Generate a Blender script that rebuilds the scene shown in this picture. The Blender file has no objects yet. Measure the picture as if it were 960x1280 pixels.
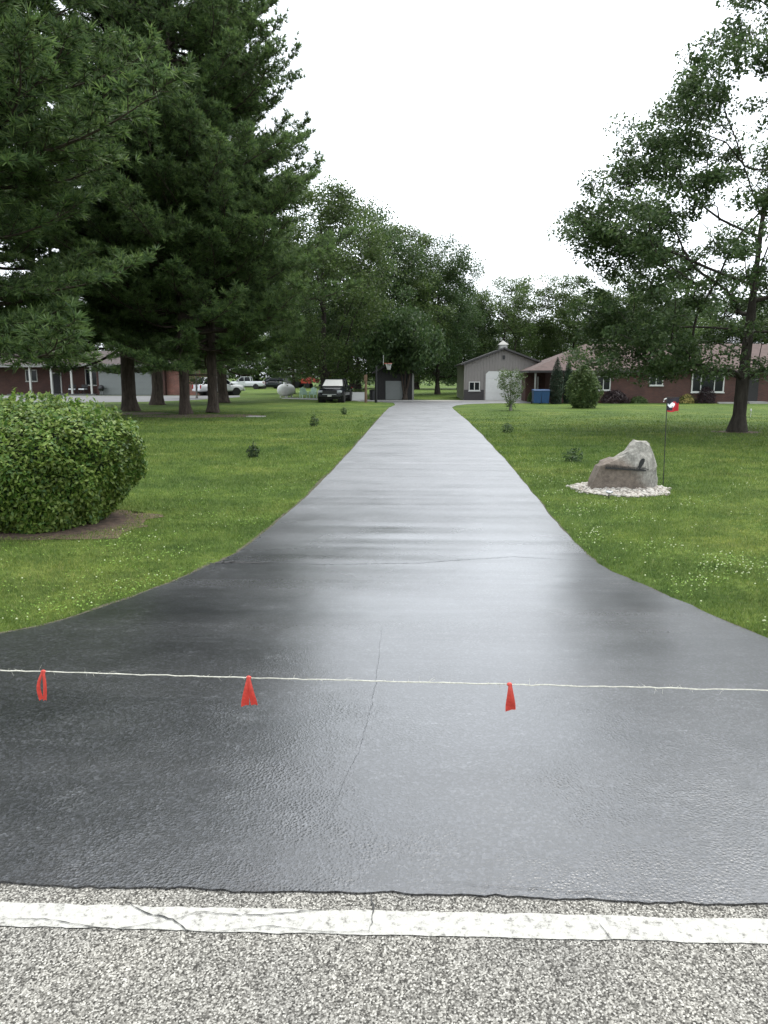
import bpy, bmesh, math, random
import numpy as np
from mathutils import Vector, Matrix

random.seed(7)
rng = np.random.default_rng(7)
S = bpy.context.scene
C = S.collection
PI = math.pi
R = math.radians

# ------------------------------------------------------------------ camera
CAM_H = 1.95
FPX = 962.0                       # focal length in photograph pixels (960 x 1280)
PITCH = R(10.02)
YAW = R(2.64)                     # camera looks a little to the -X side of the driveway axis
cam_d = bpy.data.cameras.new("camera")
cam = bpy.data.objects.new("camera", cam_d)
C.objects.link(cam)
cam.location = (0, 0, CAM_H)
cam.rotation_euler = (PI / 2 - PITCH, 0, YAW)
cam_d.sensor_fit = 'VERTICAL'
cam_d.sensor_height = 24.0
cam_d.lens = 24.0 * FPX / 1280.0
cam_d.clip_start = 0.05
cam_d.clip_end = 3000
S.camera = cam

# ------------------------------------------------------------------ sky, sun, exposure (bright overcast)
SUN_EL, SUN_AZ = R(68), R(35)    # azimuth clockwise from +Y
W = bpy.data.worlds.new("World")
S.world = W
W.use_nodes = True
nt = W.node_tree
bg = nt.nodes["Background"]
sky = nt.nodes.new("ShaderNodeTexSky")
sky.sky_type = 'NISHITA'
sky.sun_disc = False
sky.sun_elevation = SUN_EL
sky.sun_rotation = SUN_AZ
sky.dust_density = 4.0
mixw = nt.nodes.new("ShaderNodeMixRGB")
mixw.inputs[0].default_value = 0.9
mixw.inputs[2].default_value = (9.8, 10.4, 11.0, 1)      # even white cloud cover over the blue
nt.links.new(sky.outputs[0], mixw.inputs[1])
nt.links.new(mixw.outputs[0], bg.inputs[0])
bg.inputs[1].default_value = 0.1
sun_d = bpy.data.lights.new("sun", 'SUN')
sun_d.energy = 1.5
sun_d.angle = R(40)
sun_d.color = (1.0, 0.97, 0.91)
sun = bpy.data.objects.new("sun", sun_d)
C.objects.link(sun)
sd = Vector((math.sin(SUN_AZ) * math.cos(SUN_EL), math.cos(SUN_AZ) * math.cos(SUN_EL), math.sin(SUN_EL)))
sun.rotation_euler = (-sd).to_track_quat('-Z', 'Y').to_euler()
sun.location = (0, 0, 40)
S.view_settings.view_transform = 'Standard'
S.view_settings.look = 'None'
S.view_settings.exposure = 1.15
S.view_settings.gamma = 1.0
S.view_settings.use_curve_mapping = False
S.cycles.max_bounces = 8
S.cycles.transparent_max_bounces = 8
try:
    S.cycles.use_denoising = True
except Exception:
    pass

# ------------------------------------------------------------------ pixel helpers (directions only; depth comes from what a thing stands on)
_f = Vector((-math.sin(YAW) * math.cos(PITCH), math.cos(YAW) * math.cos(PITCH), -math.sin(PITCH)))
_r = Vector((math.cos(YAW), math.sin(YAW), 0))
_u = _r.cross(_f)
EYE = Vector((0, 0, CAM_H))


def ray(px, py):
    return _f + _r * ((px - 480) / FPX) - _u * ((py - 640) / FPX)


def G(px, py, z=0.0):
    """point where a pixel's ray meets the level z"""
    d = ray(px, py)
    return EYE + d * ((z - CAM_H) / d.z)


def AY(px, py, Y):
    """point where a pixel's ray meets the vertical plane y = Y"""
    d = ray(px, py)
    return EYE + d * (Y / d.y)


# ------------------------------------------------------------------ materials
def M(name):
    m = bpy.data.materials.new(name)
    m.use_nodes = True
    t = m.node_tree
    return m, t, t.nodes["Principled BSDF"]


def nd(t, typ, **kw):
    n = t.nodes.new(typ)
    for k, v in kw.items():
        if k.startswith("i_"):
            n.inputs[k[2:].replace("_", " ")].default_value = v
        else:
            setattr(n, k, v)
    return n


def ramp(t, src, stops, interp='LINEAR'):
    n = t.nodes.new("ShaderNodeValToRGB")
    n.color_ramp.interpolation = interp
    el = n.color_ramp.elements
    while len(el) < len(stops):
        el.new(0.5)
    for e, (p, c) in zip(el, stops):
        e.position = p
        e.color = (*c, 1) if len(c) == 3 else c
    t.links.new(src, n.inputs[0])
    return n


def coords(t, scale=(1, 1, 1), kind="Position", rot=(0, 0, 0)):
    if kind == "Position":
        g = t.nodes.new("ShaderNodeNewGeometry")
        src = g.outputs["Position"]
    else:
        g = t.nodes.new("ShaderNodeTexCoord")
        src = g.outputs[kind]
    mp = nd(t, "ShaderNodeMapping")
    mp.inputs["Scale"].default_value = scale
    mp.inputs["Rotation"].default_value = rot
    t.links.new(src, mp.inputs[0])
    return mp.outputs[0]


def noise(t, vec, scale, detail=3, rough=0.55):
    n = nd(t, "ShaderNodeTexNoise")
    n.inputs["Scale"].default_value = scale
    n.inputs["Detail"].default_value = detail
    n.inputs["Roughness"].default_value = rough
    t.links.new(vec, n.inputs["Vector"])
    return n.outputs["Fac"]


def mix(t, fac, a, b, mode='MIX'):
    n = nd(t, "ShaderNodeMixRGB", blend_type=mode)
    for i, v in zip((0, 1, 2), (fac, a, b)):
        if hasattr(v, "links"):
            t.links.new(v, n.inputs[i])
        elif i == 0:
            n.inputs[0].default_value = v
        else:
            n.inputs[i].default_value = (*v, 1)
    return n.outputs[0]


def bump(t, b, h, strength=0.3, dist=0.01, prev=None):
    n = nd(t, "ShaderNodeBump")
    n.inputs["Strength"].default_value = strength
    n.inputs["Distance"].default_value = dist
    t.links.new(h, n.inputs["Height"])
    if prev is not None:
        t.links.new(prev, n.inputs["Normal"])
    t.links.new(n.outputs[0], b.inputs["Normal"])
    return n.outputs[0]


def plain(name, col, rough=0.6, metal=0.0, var=0.12, scale=6.0, bmp=0.0, spec=0.5):
    m, t, b = M(name)
    v = coords(t, kind="Object")
    f = noise(t, v, scale, 4)
    lo = tuple(c * (1 - var) for c in col)
    hi = tuple(min(1, c * (1 + var)) for c in col)
    r = ramp(t, f, [(0.3, lo), (0.7, hi)])
    t.links.new(r.outputs[0], b.inputs["Base Color"])
    b.inputs["Roughness"].default_value = rough
    b.inputs["Metallic"].default_value = metal
    b.inputs["Specular IOR Level"].default_value = spec
    if bmp:
        bump(t, b, noise(t, v, scale * 8, 3), bmp, 0.01)
    return m


def leaf_mat(name, cols, rough=0.5, transl=0.3, spec=0.4, patch=0.35, pscale=0.6):
    m, t, b = M(name)
    g = t.nodes.new("ShaderNodeNewGeometry")
    n = len(cols)
    r = ramp(t, g.outputs["Random Per Island"], [(i / max(1, n - 1), c) for i, c in enumerate(cols)])
    f = noise(t, coords(t), pscale, 2)
    d = ramp(t, f, [(0.3, (1 - patch,) * 3), (0.7, (1 + patch * 0.6,) * 3)])
    col = mix(t, 1.0, r.outputs[0], d.outputs[0], 'MULTIPLY')
    t.links.new(col, b.inputs["Base Color"])
    b.inputs["Roughness"].default_value = rough
    b.inputs["Specular IOR Level"].default_value = spec
    tr = nd(t, "ShaderNodeBsdfTranslucent")
    t.links.new(col, tr.inputs[0])
    ms = nd(t, "ShaderNodeMixShader")
    ms.inputs[0].default_value = transl
    t.links.new(b.outputs[0], ms.inputs[1])
    t.links.new(tr.outputs[0], ms.inputs[2])
    t.links.new(ms.outputs[0], t.nodes["Material Output"].inputs[0])
    return m


def lawn_colour(t):
    """mown lawn: patches and mowing bands, shared by the ground sheet and the blades"""
    v = coords(t)
    big = noise(t, v, 0.35, 3)
    mid = noise(t, v, 1.7, 4)
    band = noise(t, coords(t, (0.10, 0.75, 1), rot=(0, 0, R(24))), 1.0, 3, 0.6)
    base = ramp(t, big, [(0.3, (0.053, 0.092, 0.022)), (0.52, (0.076, 0.118, 0.027)), (0.72, (0.110, 0.143, 0.036))]).outputs[0]
    b2 = ramp(t, band, [(0.3, (0.78, 0.82, 0.8)), (0.5, (1, 1, 1)), (0.7, (1.25, 1.2, 1.16))]).outputs[0]
    m2 = ramp(t, mid, [(0.3, (0.68, 0.74, 0.7)), (0.7, (1.3, 1.24, 1.2))]).outputs[0]
    tuft = ramp(t, noise(t, v, 7.0, 3, 0.65), [(0.32, (0.74, 0.8, 0.74)), (0.68, (1.26, 1.2, 1.2))]).outputs[0]
    return mix(t, 1.0, mix(t, 1.0, mix(t, 1.0, base, b2, 'MULTIPLY'), m2, 'MULTIPLY'), tuft, 'MULTIPLY'), v


def make_lawn():
    m, t, b = M("lawn")
    col, v = lawn_colour(t)
    fine = noise(t, v, 14, 5, 0.7)
    fr = ramp(t, fine, [(0.3, (0.6, 0.62, 0.6)), (0.7, (1.25, 1.22, 1.2))]).outputs[0]
    c = mix(t, 1.0, col, fr, 'MULTIPLY')
    t.links.new(c, b.inputs["Base Color"])
    b.inputs["Roughness"].default_value = 0.9
    b.inputs["Specular IOR Level"].default_value = 0.1
    bump(t, b, noise(t, v, 40, 4, 0.7), 0.9, 0.04)
    return m


def make_blades():
    m, t, b = M("grass_blades")
    col, v = lawn_colour(t)
    g = t.nodes.new("ShaderNodeNewGeometry")
    rr = ramp(t, g.outputs["Random Per Island"], [(0.0, (0.8, 0.95, 0.75)), (0.45, (1.35, 1.35, 1.2)), (0.85, (1.9, 1.7, 1.6)), (0.94, (2.2, 1.75, 2.1)), (1.0, (3.2, 2.2, 4.0))]).outputs[0]
    c = mix(t, 1.0, col, rr, 'MULTIPLY')
    t.links.new(c, b.inputs["Base Color"])
    b.inputs["Roughness"].default_value = 0.55
    b.inputs["Specular IOR Level"].default_value = 0.25
    tr = nd(t, "ShaderNodeBsdfTranslucent")
    t.links.new(c, tr.inputs[0])
    ms = nd(t, "ShaderNodeMixShader")
    ms.inputs[0].default_value = 0.35
    t.links.new(b.outputs[0], ms.inputs[1])
    t.links.new(tr.outputs[0], ms.inputs[2])
    t.links.new(ms.outputs[0], t.nodes["Material Output"].inputs[0])
    return m


def make_road():
    m, t, b = M("old_asphalt")
    v = coords(t)
    vo = nd(t, "ShaderNodeTexVoronoi")
    vo.inputs["Scale"].default_value = 165
    t.links.new(v, vo.inputs["Vector"])
    bw = nd(t, "ShaderNodeRGBToBW")
    t.links.new(vo.outputs["Color"], bw.inputs[0])
    stone = ramp(t, bw.outputs[0], [(0.2, (0.040, 0.038, 0.034)), (0.38, (0.125, 0.120, 0.108)), (0.55, (0.205, 0.197, 0.18)), (0.75, (0.33, 0.319, 0.292)), (0.9, (0.46, 0.447, 0.41))]).outputs[0]
    gap = ramp(t, vo.outputs["Distance"], [(0.0, (1, 1, 1)), (0.55, (1, 1, 1)), (0.95, (0.35, 0.34, 0.32))]).outputs[0]
    c = mix(t, 1.0, stone, gap, 'MULTIPLY')
    big = ramp(t, noise(t, v, 1.6, 4), [(0.3, (0.86, 0.86, 0.86)), (0.7, (1.12, 1.11, 1.08))]).outputs[0]
    c = mix(t, 1.0, c, big, 'MULTIPLY')
    spot = ramp(t, noise(t, v, 9, 2), [(0.74, (1, 1, 1)), (0.79, (0.4, 0.4, 0.4))]).outputs[0]
    c = mix(t, 1.0, c, spot, 'MULTIPLY')
    t.links.new(c, b.inputs["Base Color"])
    b.inputs["Roughness"].default_value = 0.85
    b.inputs["Specular IOR Level"].default_value = 0.25
    inv = nd(t, "ShaderNodeMath", operation='SUBTRACT')
    inv.inputs[0].default_value = 1.0
    t.links.new(vo.outputs["Distance"], inv.inputs[1])
    bump(t, b, inv.outputs[0], 0.7, 0.006)
    return m


def make_paint():
    m, t, b = M("road_paint")
    v = coords(t)
    vo = nd(t, "ShaderNodeTexVoronoi")
    vo.inputs["Scale"].default_value = 165
    t.links.new(v, vo.inputs["Vector"])
    n1 = noise(t, v, 24, 5, 0.7)
    n1 = noise(t, v, 34, 6, 0.75)
    c = ramp(t, n1, [(0.36, (0.14, 0.135, 0.122)), (0.42, (0.29, 0.283, 0.258)), (0.52, (0.365, 0.358, 0.328)), (0.7, (0.41, 0.402, 0.37))]).outputs[0]
    t.links.new(c, b.inputs["Base Color"])
    b.inputs["Roughness"].default_value = 0.75
    inv = nd(t, "ShaderNodeMath", operation='SUBTRACT')
    inv.inputs[0].default_value = 1.0
    t.links.new(vo.outputs["Distance"], inv.inputs[1])
    bump(t, b, inv.outputs[0], 0.35, 0.005)
    return m


def make_sealer():
    """fresh black driveway sealer: coarse near the road, brushed smoother further up"""
    m, t, b = M("driveway_sealer")
    v = coords(t)
    sep = nd(t, "ShaderNodeSeparateXYZ")
    t.links.new(v, sep.inputs[0])
    # squeegee bands run across the drive
    band = noise(t, coords(t, (0.16, 1.35, 1), rot=(0, 0, R(-2))), 1.0, 1.2, 0.45)
    bandf = noise(t, coords(t, (0.5, 7.0, 1)), 1.0, 3, 0.6)
    patch = noise(t, v, 0.9, 4)
    col = ramp(t, patch, [(0.3, (0.009, 0.0095, 0.0115)), (0.7, (0.018, 0.0188, 0.0215))]).outputs[0]
    dust = ramp(t, noise(t, coords(t, (1, 2.6, 1)), 2.3, 6, 0.72), [(0.56, (0, 0, 0)), (0.78, (0.5, 0.5, 0.5))]).outputs[0]
    col = mix(t, dust, col, (0.085, 0.087, 0.092))
    t.links.new(col, b.inputs["Base Color"])
    r1 = ramp(t, band, [(0.3, (0.34,) * 3), (0.5, (0.42,) * 3), (0.7, (0.52,) * 3)]).outputs[0]
    r2 = ramp(t, bandf, [(0.3, (0.9,) * 3), (0.7, (1.1,) * 3)]).outputs[0]
    rr = mix(t, 1.0, r1, r2, 'MULTIPLY')
    # further up the drive the base colour is paler and the surface rougher
    paler = nd(t, "ShaderNodeMapRange", interpolation_type='SMOOTHSTEP')
    paler.inputs["From Min"].default_value = 5.5
    paler.inputs["From Max"].default_value = 16.0
    t.links.new(sep.outputs[1], paler.inputs["Value"])
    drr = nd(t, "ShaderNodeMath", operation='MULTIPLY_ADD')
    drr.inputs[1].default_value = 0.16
    t.links.new(paler.outputs[0], drr.inputs[0])
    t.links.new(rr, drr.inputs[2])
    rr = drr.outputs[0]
    t.links.new(mix(t, paler.outputs[0], col, mix(t, 1.0, col, (3.4, 3.4, 3.4), 'MULTIPLY')), b.inputs["Base Color"])
    t.links.new(rr, b.inputs["Roughness"])
    b.inputs["IOR"].default_value = 1.5
    b.inputs["Specular IOR Level"].default_value = 0.4
    b.inputs["Coat Weight"].default_value = 1.0
    b.inputs["Coat IOR"].default_value = 1.8
    rc = ramp(t, patch, [(0.3, (0.16,) * 3), (0.7, (0.28,) * 3)]).outputs[0]
    rca = nd(t, "ShaderNodeMath", operation='MULTIPLY_ADD')
    rca.inputs[1].default_value = 0.22
    t.links.new(paler.outputs[0], rca.inputs[0])
    t.links.new(rc, rca.inputs[2])
    t.links.new(rca.outputs[0], b.inputs["Coat Roughness"])
    # relief: stones under the sealer, strongest by the road
    near = nd(t, "ShaderNodeMapRange")
    near.inputs["From Min"].default_value = 2.6
    near.inputs["From Max"].default_value = 6.0
    near.inputs["To Min"].default_value = 1.0
    near.inputs["To Max"].default_value = 0.05
    t.links.new(sep.outputs[1], near.inputs["Value"])
    vo = nd(t, "ShaderNodeTexVoronoi")
    vo.inputs["Scale"].default_value = 78
    vo.inputs["Randomness"].default_value = 1.0
    t.links.new(v, vo.inputs["Vector"])
    pn = ramp(t, noise(t, v, 1.6, 4, 0.65), [(0.35, (0.12,) * 3), (0.5, (0.55,) * 3), (0.68, (1.25,) * 3)]).outputs[0]
    h0 = mix(t, 1.0, vo.outputs["Distance"], pn, 'MULTIPLY')
    h1 = nd(t, "ShaderNodeMath", operation='MULTIPLY')
    t.links.new(h0, h1.inputs[0])
    t.links.new(near.outputs[0], h1.inputs[1])
    grit = ramp(t, noise(t, v, 130, 2, 0.6), [(0.35, (0,) * 3), (0.7, (1,) * 3)]).outputs[0]
    pit = ramp(t, noise(t, v, 55, 3, 0.7), [(0.33, (0,) * 3), (0.42, (1,) * 3)]).outputs[0]
    h2 = mix(t, 0.22, h1.outputs[0], mix(t, 1.0, mix(t, 0.5, grit, pit), near.outputs[0], 'MULTIPLY'))
    p = bump(t, b, h2, 0.9, 0.0030)
    # stone grain showing through the thin coat
    bwv = nd(t, "ShaderNodeRGBToBW")
    t.links.new(vo.outputs["Color"], bwv.inputs[0])
    gr_ = ramp(t, bwv.outputs[0], [(0.25, (0.45,) * 3), (0.6, (1.0,) * 3), (0.85, (2.4,) * 3)]).outputs[0]
    bc = b.inputs["Base Color"].links[0].from_socket
    t.links.new(mix(t, 1.0, bc, gr_, 'MULTIPLY'), b.inputs["Base Color"])
    p = bump(t, b, noise(t, v, 120, 3, 0.6), 0.2, 0.0006, p)
    far = nd(t, "ShaderNodeMapRange")
    far.inputs["From Min"].default_value = 5.0
    far.inputs["From Max"].default_value = 10.0
    far.inputs["To Min"].default_value = 0.12
    far.inputs["To Max"].default_value = 1.0
    t.links.new(sep.outputs[1], far.inputs["Value"])
    hb_ = nd(t, "ShaderNodeMath", operation='MULTIPLY')
    t.links.new(band, hb_.inputs[0])
    t.links.new(far.outputs[0], hb_.inputs[1])
    p = bump(t, b, hb_.outputs[0], 0.7, 0.075, p)
    bump(t, b, noise(t, coords(t, (1, 1, 1)), 2.2, 2), 0.2, 0.012, p)
    t.links.new(b.inputs["Normal"].links[0].from_socket, b.inputs["Coat Normal"])
    return m


def make_brick(name, c1, c2, mortar):
    m, t, b = M(name)
    tc = nd(t, "ShaderNodeTexCoord")
    sp = nd(t, "ShaderNodeSeparateXYZ")
    t.links.new(tc.outputs["Object"], sp.inputs[0])
    ad = nd(t, "ShaderNodeMath", operation='ADD')
    t.links.new(sp.outputs[0], ad.inputs[0])
    t.links.new(sp.outputs[1], ad.inputs[1])
    cb = nd(t, "ShaderNodeCombineXYZ")
    t.links.new(ad.outputs[0], cb.inputs[0])
    t.links.new(sp.outputs[2], cb.inputs[1])
    br = nd(t, "ShaderNodeTexBrick")
    br.inputs["Scale"].default_value = 1.0
    br.inputs["Brick Width"].default_value = 0.21
    br.inputs["Row Height"].default_value = 0.075
    br.inputs["Mortar Size"].default_value = 0.006
    br.inputs["Color1"].default_value = (*c1, 1)
    br.inputs["Color2"].default_value = (*c2, 1)
    br.inputs["Mortar"].default_value = (*mortar, 1)
    t.links.new(cb.outputs[0], br.inputs["Vector"])
    f = ramp(t, noise(t, tc.outputs["Object"], 1.2, 4), [(0.3, (0.8,) * 3), (0.7, (1.2,) * 3)]).outputs[0]
    c = mix(t, 1.0, br.outputs["Color"], f, 'MULTIPLY')
    t.links.new(c, b.inputs["Base Color"])
    b.inputs["Roughness"].default_value = 0.85
    bump(t, b, br.outputs["Fac"], -0.4, 0.01)
    return m


def make_shingle(name, c1, c2):
    m, t, b = M(name)
    v = coords(t)
    w = nd(t, "ShaderNodeTexWave", wave_type='BANDS', bands_direction='Z', wave_profile='SAW')
    w.inputs["Scale"].default_value = 1.6
    w.inputs["Distortion"].default_value = 0.6
    t.links.new(v, w.inputs["Vector"])
    f = noise(t, v, 2.2, 5, 0.7)
    c = ramp(t, f, [(0.3, c1), (0.7, c2)]).outputs[0]
    t.links.new(c, b.inputs["Base Color"])
    b.inputs["Roughness"].default_value = 0.9
    bump(t, b, w.outputs["Fac"], 0.5, 0.02)
    return m


def make_bark(name, c1, c2, sc=7.0):
    m, t, b = M(name)
    v = coords(t, (sc, sc, sc * 0.22), "Object")
    f = noise(t, v, 1.0, 6, 0.7)
    c = ramp(t, f, [(0.32, c1), (0.68, c2)]).outputs[0]
    t.links.new(c, b.inputs["Base Color"])
    b.inputs["Roughness"].default_value = 0.95
    b.inputs["Specular IOR Level"].default_value = 0.15
    bump(t, b, f, 1.0, 0.05)
    return m


def make_boulder_mat():
    m, t, b = M("boulder")
    v = coords(t, kind="Object")
    n1 = noise(t, v, 3.0, 6, 0.65)
    n2 = noise(t, v, 14, 5, 0.7)
    brown = ramp(t, n2, [(0.3, (0.080, 0.064, 0.050)), (0.7, (0.175, 0.142, 0.114))]).outputs[0]
    grey = ramp(t, n2, [(0.3, (0.11, 0.105, 0.09)), (0.5, (0.21, 0.20, 0.175)), (0.72, (0.36, 0.347, 0.308))]).outputs[0]
    # the split front face is brown, the weathered crust grey: face normal and height decide
    sp = nd(t, "ShaderNodeSeparateXYZ")
    t.links.new(v, sp.inputs[0])
    a = nd(t, "ShaderNodeMath", operation='MULTIPLY_ADD')
    a.inputs[1].default_value = 0.85
    t.links.new(sp.outputs[0], a.inputs[0])
    t.links.new(sp.outputs[2], a.inputs[2])
    a2 = nd(t, "ShaderNodeMath", operation='MULTIPLY_ADD')
    a2.inputs[1].default_value = 0.6
    t.links.new(n1, a2.inputs[0])
    t.links.new(a.outputs[0], a2.inputs[2])
    f = ramp(t, a2.outputs[0], [(0.62, (0, 0, 0)), (0.86, (1, 1, 1))]).outputs[0]
    c = mix(t, f, brown, grey)
    t.links.new(c, b.inputs["Base Color"])
    b.inputs["Roughness"].default_value = 0.85
    p = bump(t, b, n2, 0.6, 0.03)
    bump(t, b, noise(t, v, 45, 4, 0.7), 0.5, 0.01, p)
    return m


MAT = {}
MAT["lawn"] = make_lawn()
MAT["blades"] = make_blades()
MAT["road"] = make_road()
MAT["paint"] = make_paint()
MAT["sealer"] = make_sealer()
MAT["tar"] = plain("dark_crack", (0.018, 0.018, 0.018), 0.6)
MAT["seam"] = plain("sealer_ridge", (0.085, 0.088, 0.094), 0.35)
MAT["brick_red"] = make_brick("brick_red", (0.25, 0.085, 0.06), (0.17, 0.06, 0.045), (0.30, 0.27, 0.24))
MAT["brick_brown"] = make_brick("brick_brown", (0.080, 0.031, 0.023), (0.054, 0.022, 0.018), (0.072, 0.058, 0.05))
MAT["roof_brown"] = make_shingle("roof_brown", (0.034, 0.025, 0.023), (0.060, 0.043, 0.039))
MAT["roof_pink"] = make_shingle("roof_pink", (0.056, 0.036, 0.031), (0.096, 0.062, 0.055))
MAT["roof_dark"] = plain("roof_dark", (0.035, 0.032, 0.032), 0.5)
MAT["trim"] = plain("white_trim", (0.48, 0.48, 0.455), 0.5, var=0.05)
MAT["trim_grey"] = plain("grey_trim", (0.22, 0.22, 0.205), 0.55, var=0.06)
MAT["door_white"] = plain("door_white", (0.56, 0.56, 0.54), 0.45, var=0.03)
MAT["door_grey"] = plain("door_grey", (0.165, 0.178, 0.174), 0.5, var=0.04)
MAT["siding"] = plain("taupe_metal_siding", (0.19, 0.174, 0.162), 0.45, var=0.05)
MAT["wainscot"] = plain("dark_metal_siding", (0.025, 0.021, 0.021), 0.45, var=0.08)
MAT["shed_dark"] = plain("dark_stained_boards", (0.012, 0.011, 0.011), 0.7, var=0.2)
MAT["glass"] = plain("window_glass", (0.008, 0.010, 0.012), 0.08, var=0.05, spec=0.22)
MAT["concrete"] = plain("pale_concrete", (0.27, 0.262, 0.245), 0.85, var=0.12, scale=1.5, bmp=0.2)
MAT["concrete_grey"] = plain("grey_concrete", (0.10, 0.10, 0.10), 0.85, var=0.12, scale=1.0, bmp=0.2)
MAT["bark_pine"] = make_bark("bark_pine", (0.028, 0.022, 0.018), (0.085, 0.068, 0.056))
MAT["bark_oak"] = make_bark("bark_oak", (0.020, 0.017, 0.014), (0.060, 0.052, 0.044))
MAT["bark_pale"] = make_bark("bark_pale", (0.09, 0.085, 0.075), (0.24, 0.225, 0.20))
MAT["needles"] = leaf_mat("pine_needles", [(0.054, 0.095, 0.042), (0.084, 0.138, 0.050), (0.128, 0.188, 0.060)], 0.5, 0.48, 0.3)
MAT["needles_new"] = leaf_mat("pine_new_growth", [(0.085, 0.150, 0.050), (0.120, 0.190, 0.058), (0.165, 0.235, 0.075)], 0.5, 0.48, 0.3)
MAT["oak_leaf"] = leaf_mat("oak_leaves", [(0.040, 0.072, 0.028), (0.062, 0.102, 0.036), (0.092, 0.132, 0.048)], 0.45, 0.46, 0.3)
MAT["tree_leaf"] = leaf_mat("tree_leaves", [(0.048, 0.085, 0.027), (0.074, 0.116, 0.034), (0.110, 0.155, 0.046)], 0.5, 0.46, 0.3, 0.4, 0.25)
MAT["dark_leaf"] = leaf_mat("dark_tree_leaves", [(0.034, 0.065, 0.025), (0.050, 0.090, 0.029), (0.076, 0.118, 0.038)], 0.5, 0.42, 0.3, 0.4, 0.25)
MAT["hedge_leaf"] = leaf_mat("shrub_leaves", [(0.040, 0.095, 0.018), (0.075, 0.145, 0.024), (0.125, 0.200, 0.034), (0.20, 0.27, 0.06), (0.15, 0.20, 0.045)], 0.4, 0.36, 0.3, 0.35, 2.6)
MAT["light_leaf"] = leaf_mat("light_leaves", [(0.055, 0.10, 0.028), (0.090, 0.145, 0.042), (0.15, 0.19, 0.07)], 0.5, 0.3)
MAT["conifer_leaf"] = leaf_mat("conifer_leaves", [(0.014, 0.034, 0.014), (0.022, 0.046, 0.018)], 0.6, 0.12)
MAT["maroon_leaf"] = leaf_mat("maroon_leaves", [(0.022, 0.014, 0.016), (0.04, 0.022, 0.022)], 0.5, 0.15)
MAT["flower_pink"] = leaf_mat("flower_pink", [(0.42, 0.22, 0.18), (0.55, 0.33, 0.24)], 0.6, 0.3)
MAT["flower_yellow"] = leaf_mat("flower_yellow", [(0.42, 0.36, 0.10), (0.5, 0.42, 0.16)], 0.6, 0.3)
MAT["clover_leaf"] = leaf_mat("clover_leaves", [(0.10, 0.19, 0.022), (0.15, 0.26, 0.03), (0.20, 0.31, 0.05)], 0.5, 0.3, 0.3, 0.15, 1.5)
MAT["clover_flower"] = plain("clover_flower", (0.42, 0.46, 0.27), 0.7)
MAT["mulch"] = plain("brown_mulch", (0.085, 0.055, 0.036), 0.95, var=0.5, scale=9, bmp=0.9)
MAT["dirt"] = plain("dry_edge_dirt", (0.062, 0.054, 0.036), 0.95, var=0.4, scale=14, bmp=0.9)
MAT["boulder"] = make_boulder_mat()
MAT["pebble"] = leaf_mat("white_pebbles", [(0.14, 0.125, 0.107), (0.31, 0.288, 0.25), (0.43, 0.41, 0.37), (0.25, 0.21, 0.175)], 0.7, 0.0, 0.3, 0.1)
MAT["black_metal"] = plain("black_metal", (0.012, 0.012, 0.013), 0.4, 0.0)
MAT["grey_metal"] = plain("grey_metal", (0.30, 0.31, 0.33), 0.35, 0.6)
MAT["orange_tape"] = leaf_mat("orange_tape", [(0.56, 0.060, 0.042), (0.64, 0.078, 0.055)], 0.3, 0.35, 0.5, 0.12, 60)
MAT["twine"] = plain("twine", (0.46, 0.45, 0.385), 0.9, var=0.25, scale=80)
MAT["wood"] = plain("weathered_wood", (0.16, 0.10, 0.065), 0.85, var=0.3, scale=9)
MAT["flag_red"] = plain("flag_red", (0.42, 0.012, 0.022), 0.7)
MAT["flag_navy"] = plain("flag_navy", (0.016, 0.013, 0.022), 0.7)
MAT["flag_white"] = plain("flag_white", (0.78, 0.80, 0.82), 0.7)
MAT["paint_black"] = plain("car_paint_black", (0.008, 0.009, 0.012), 0.18, var=0.05)
MAT["paint_white"] = plain("car_paint_white", (0.55, 0.56, 0.57), 0.25, var=0.03)
MAT["paint_dark"] = plain("car_paint_dark", (0.02, 0.024, 0.03), 0.2, var=0.05)
MAT["paint_red"] = plain("machine_red", (0.40, 0.06, 0.035), 0.4, var=0.15)
MAT["rubber"] = plain("rubber", (0.012, 0.012, 0.012), 0.8)
MAT["rim"] = plain("wheel_rim", (0.35, 0.36, 0.37), 0.35, 0.7)
MAT["lens"] = plain("headlight_lens", (0.45, 0.47, 0.5), 0.12)
MAT["tail"] = plain("tail_lens", (0.30, 0.012, 0.012), 0.2)
MAT["blue"] = plain("blue_plastic", (0.008, 0.045, 0.125), 0.45, var=0.1)
MAT["tank_white"] = plain("tank_white", (0.58, 0.58, 0.56), 0.4, var=0.05)
MAT["mint"] = plain("pale_green_plastic", (0.42, 0.58, 0.48), 0.5)
MAT["net"] = plain("white_net", (0.45, 0.45, 0.44), 0.8)
MAT["soil"] = plain("soil", (0.05, 0.035, 0.022), 0.95)


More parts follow.
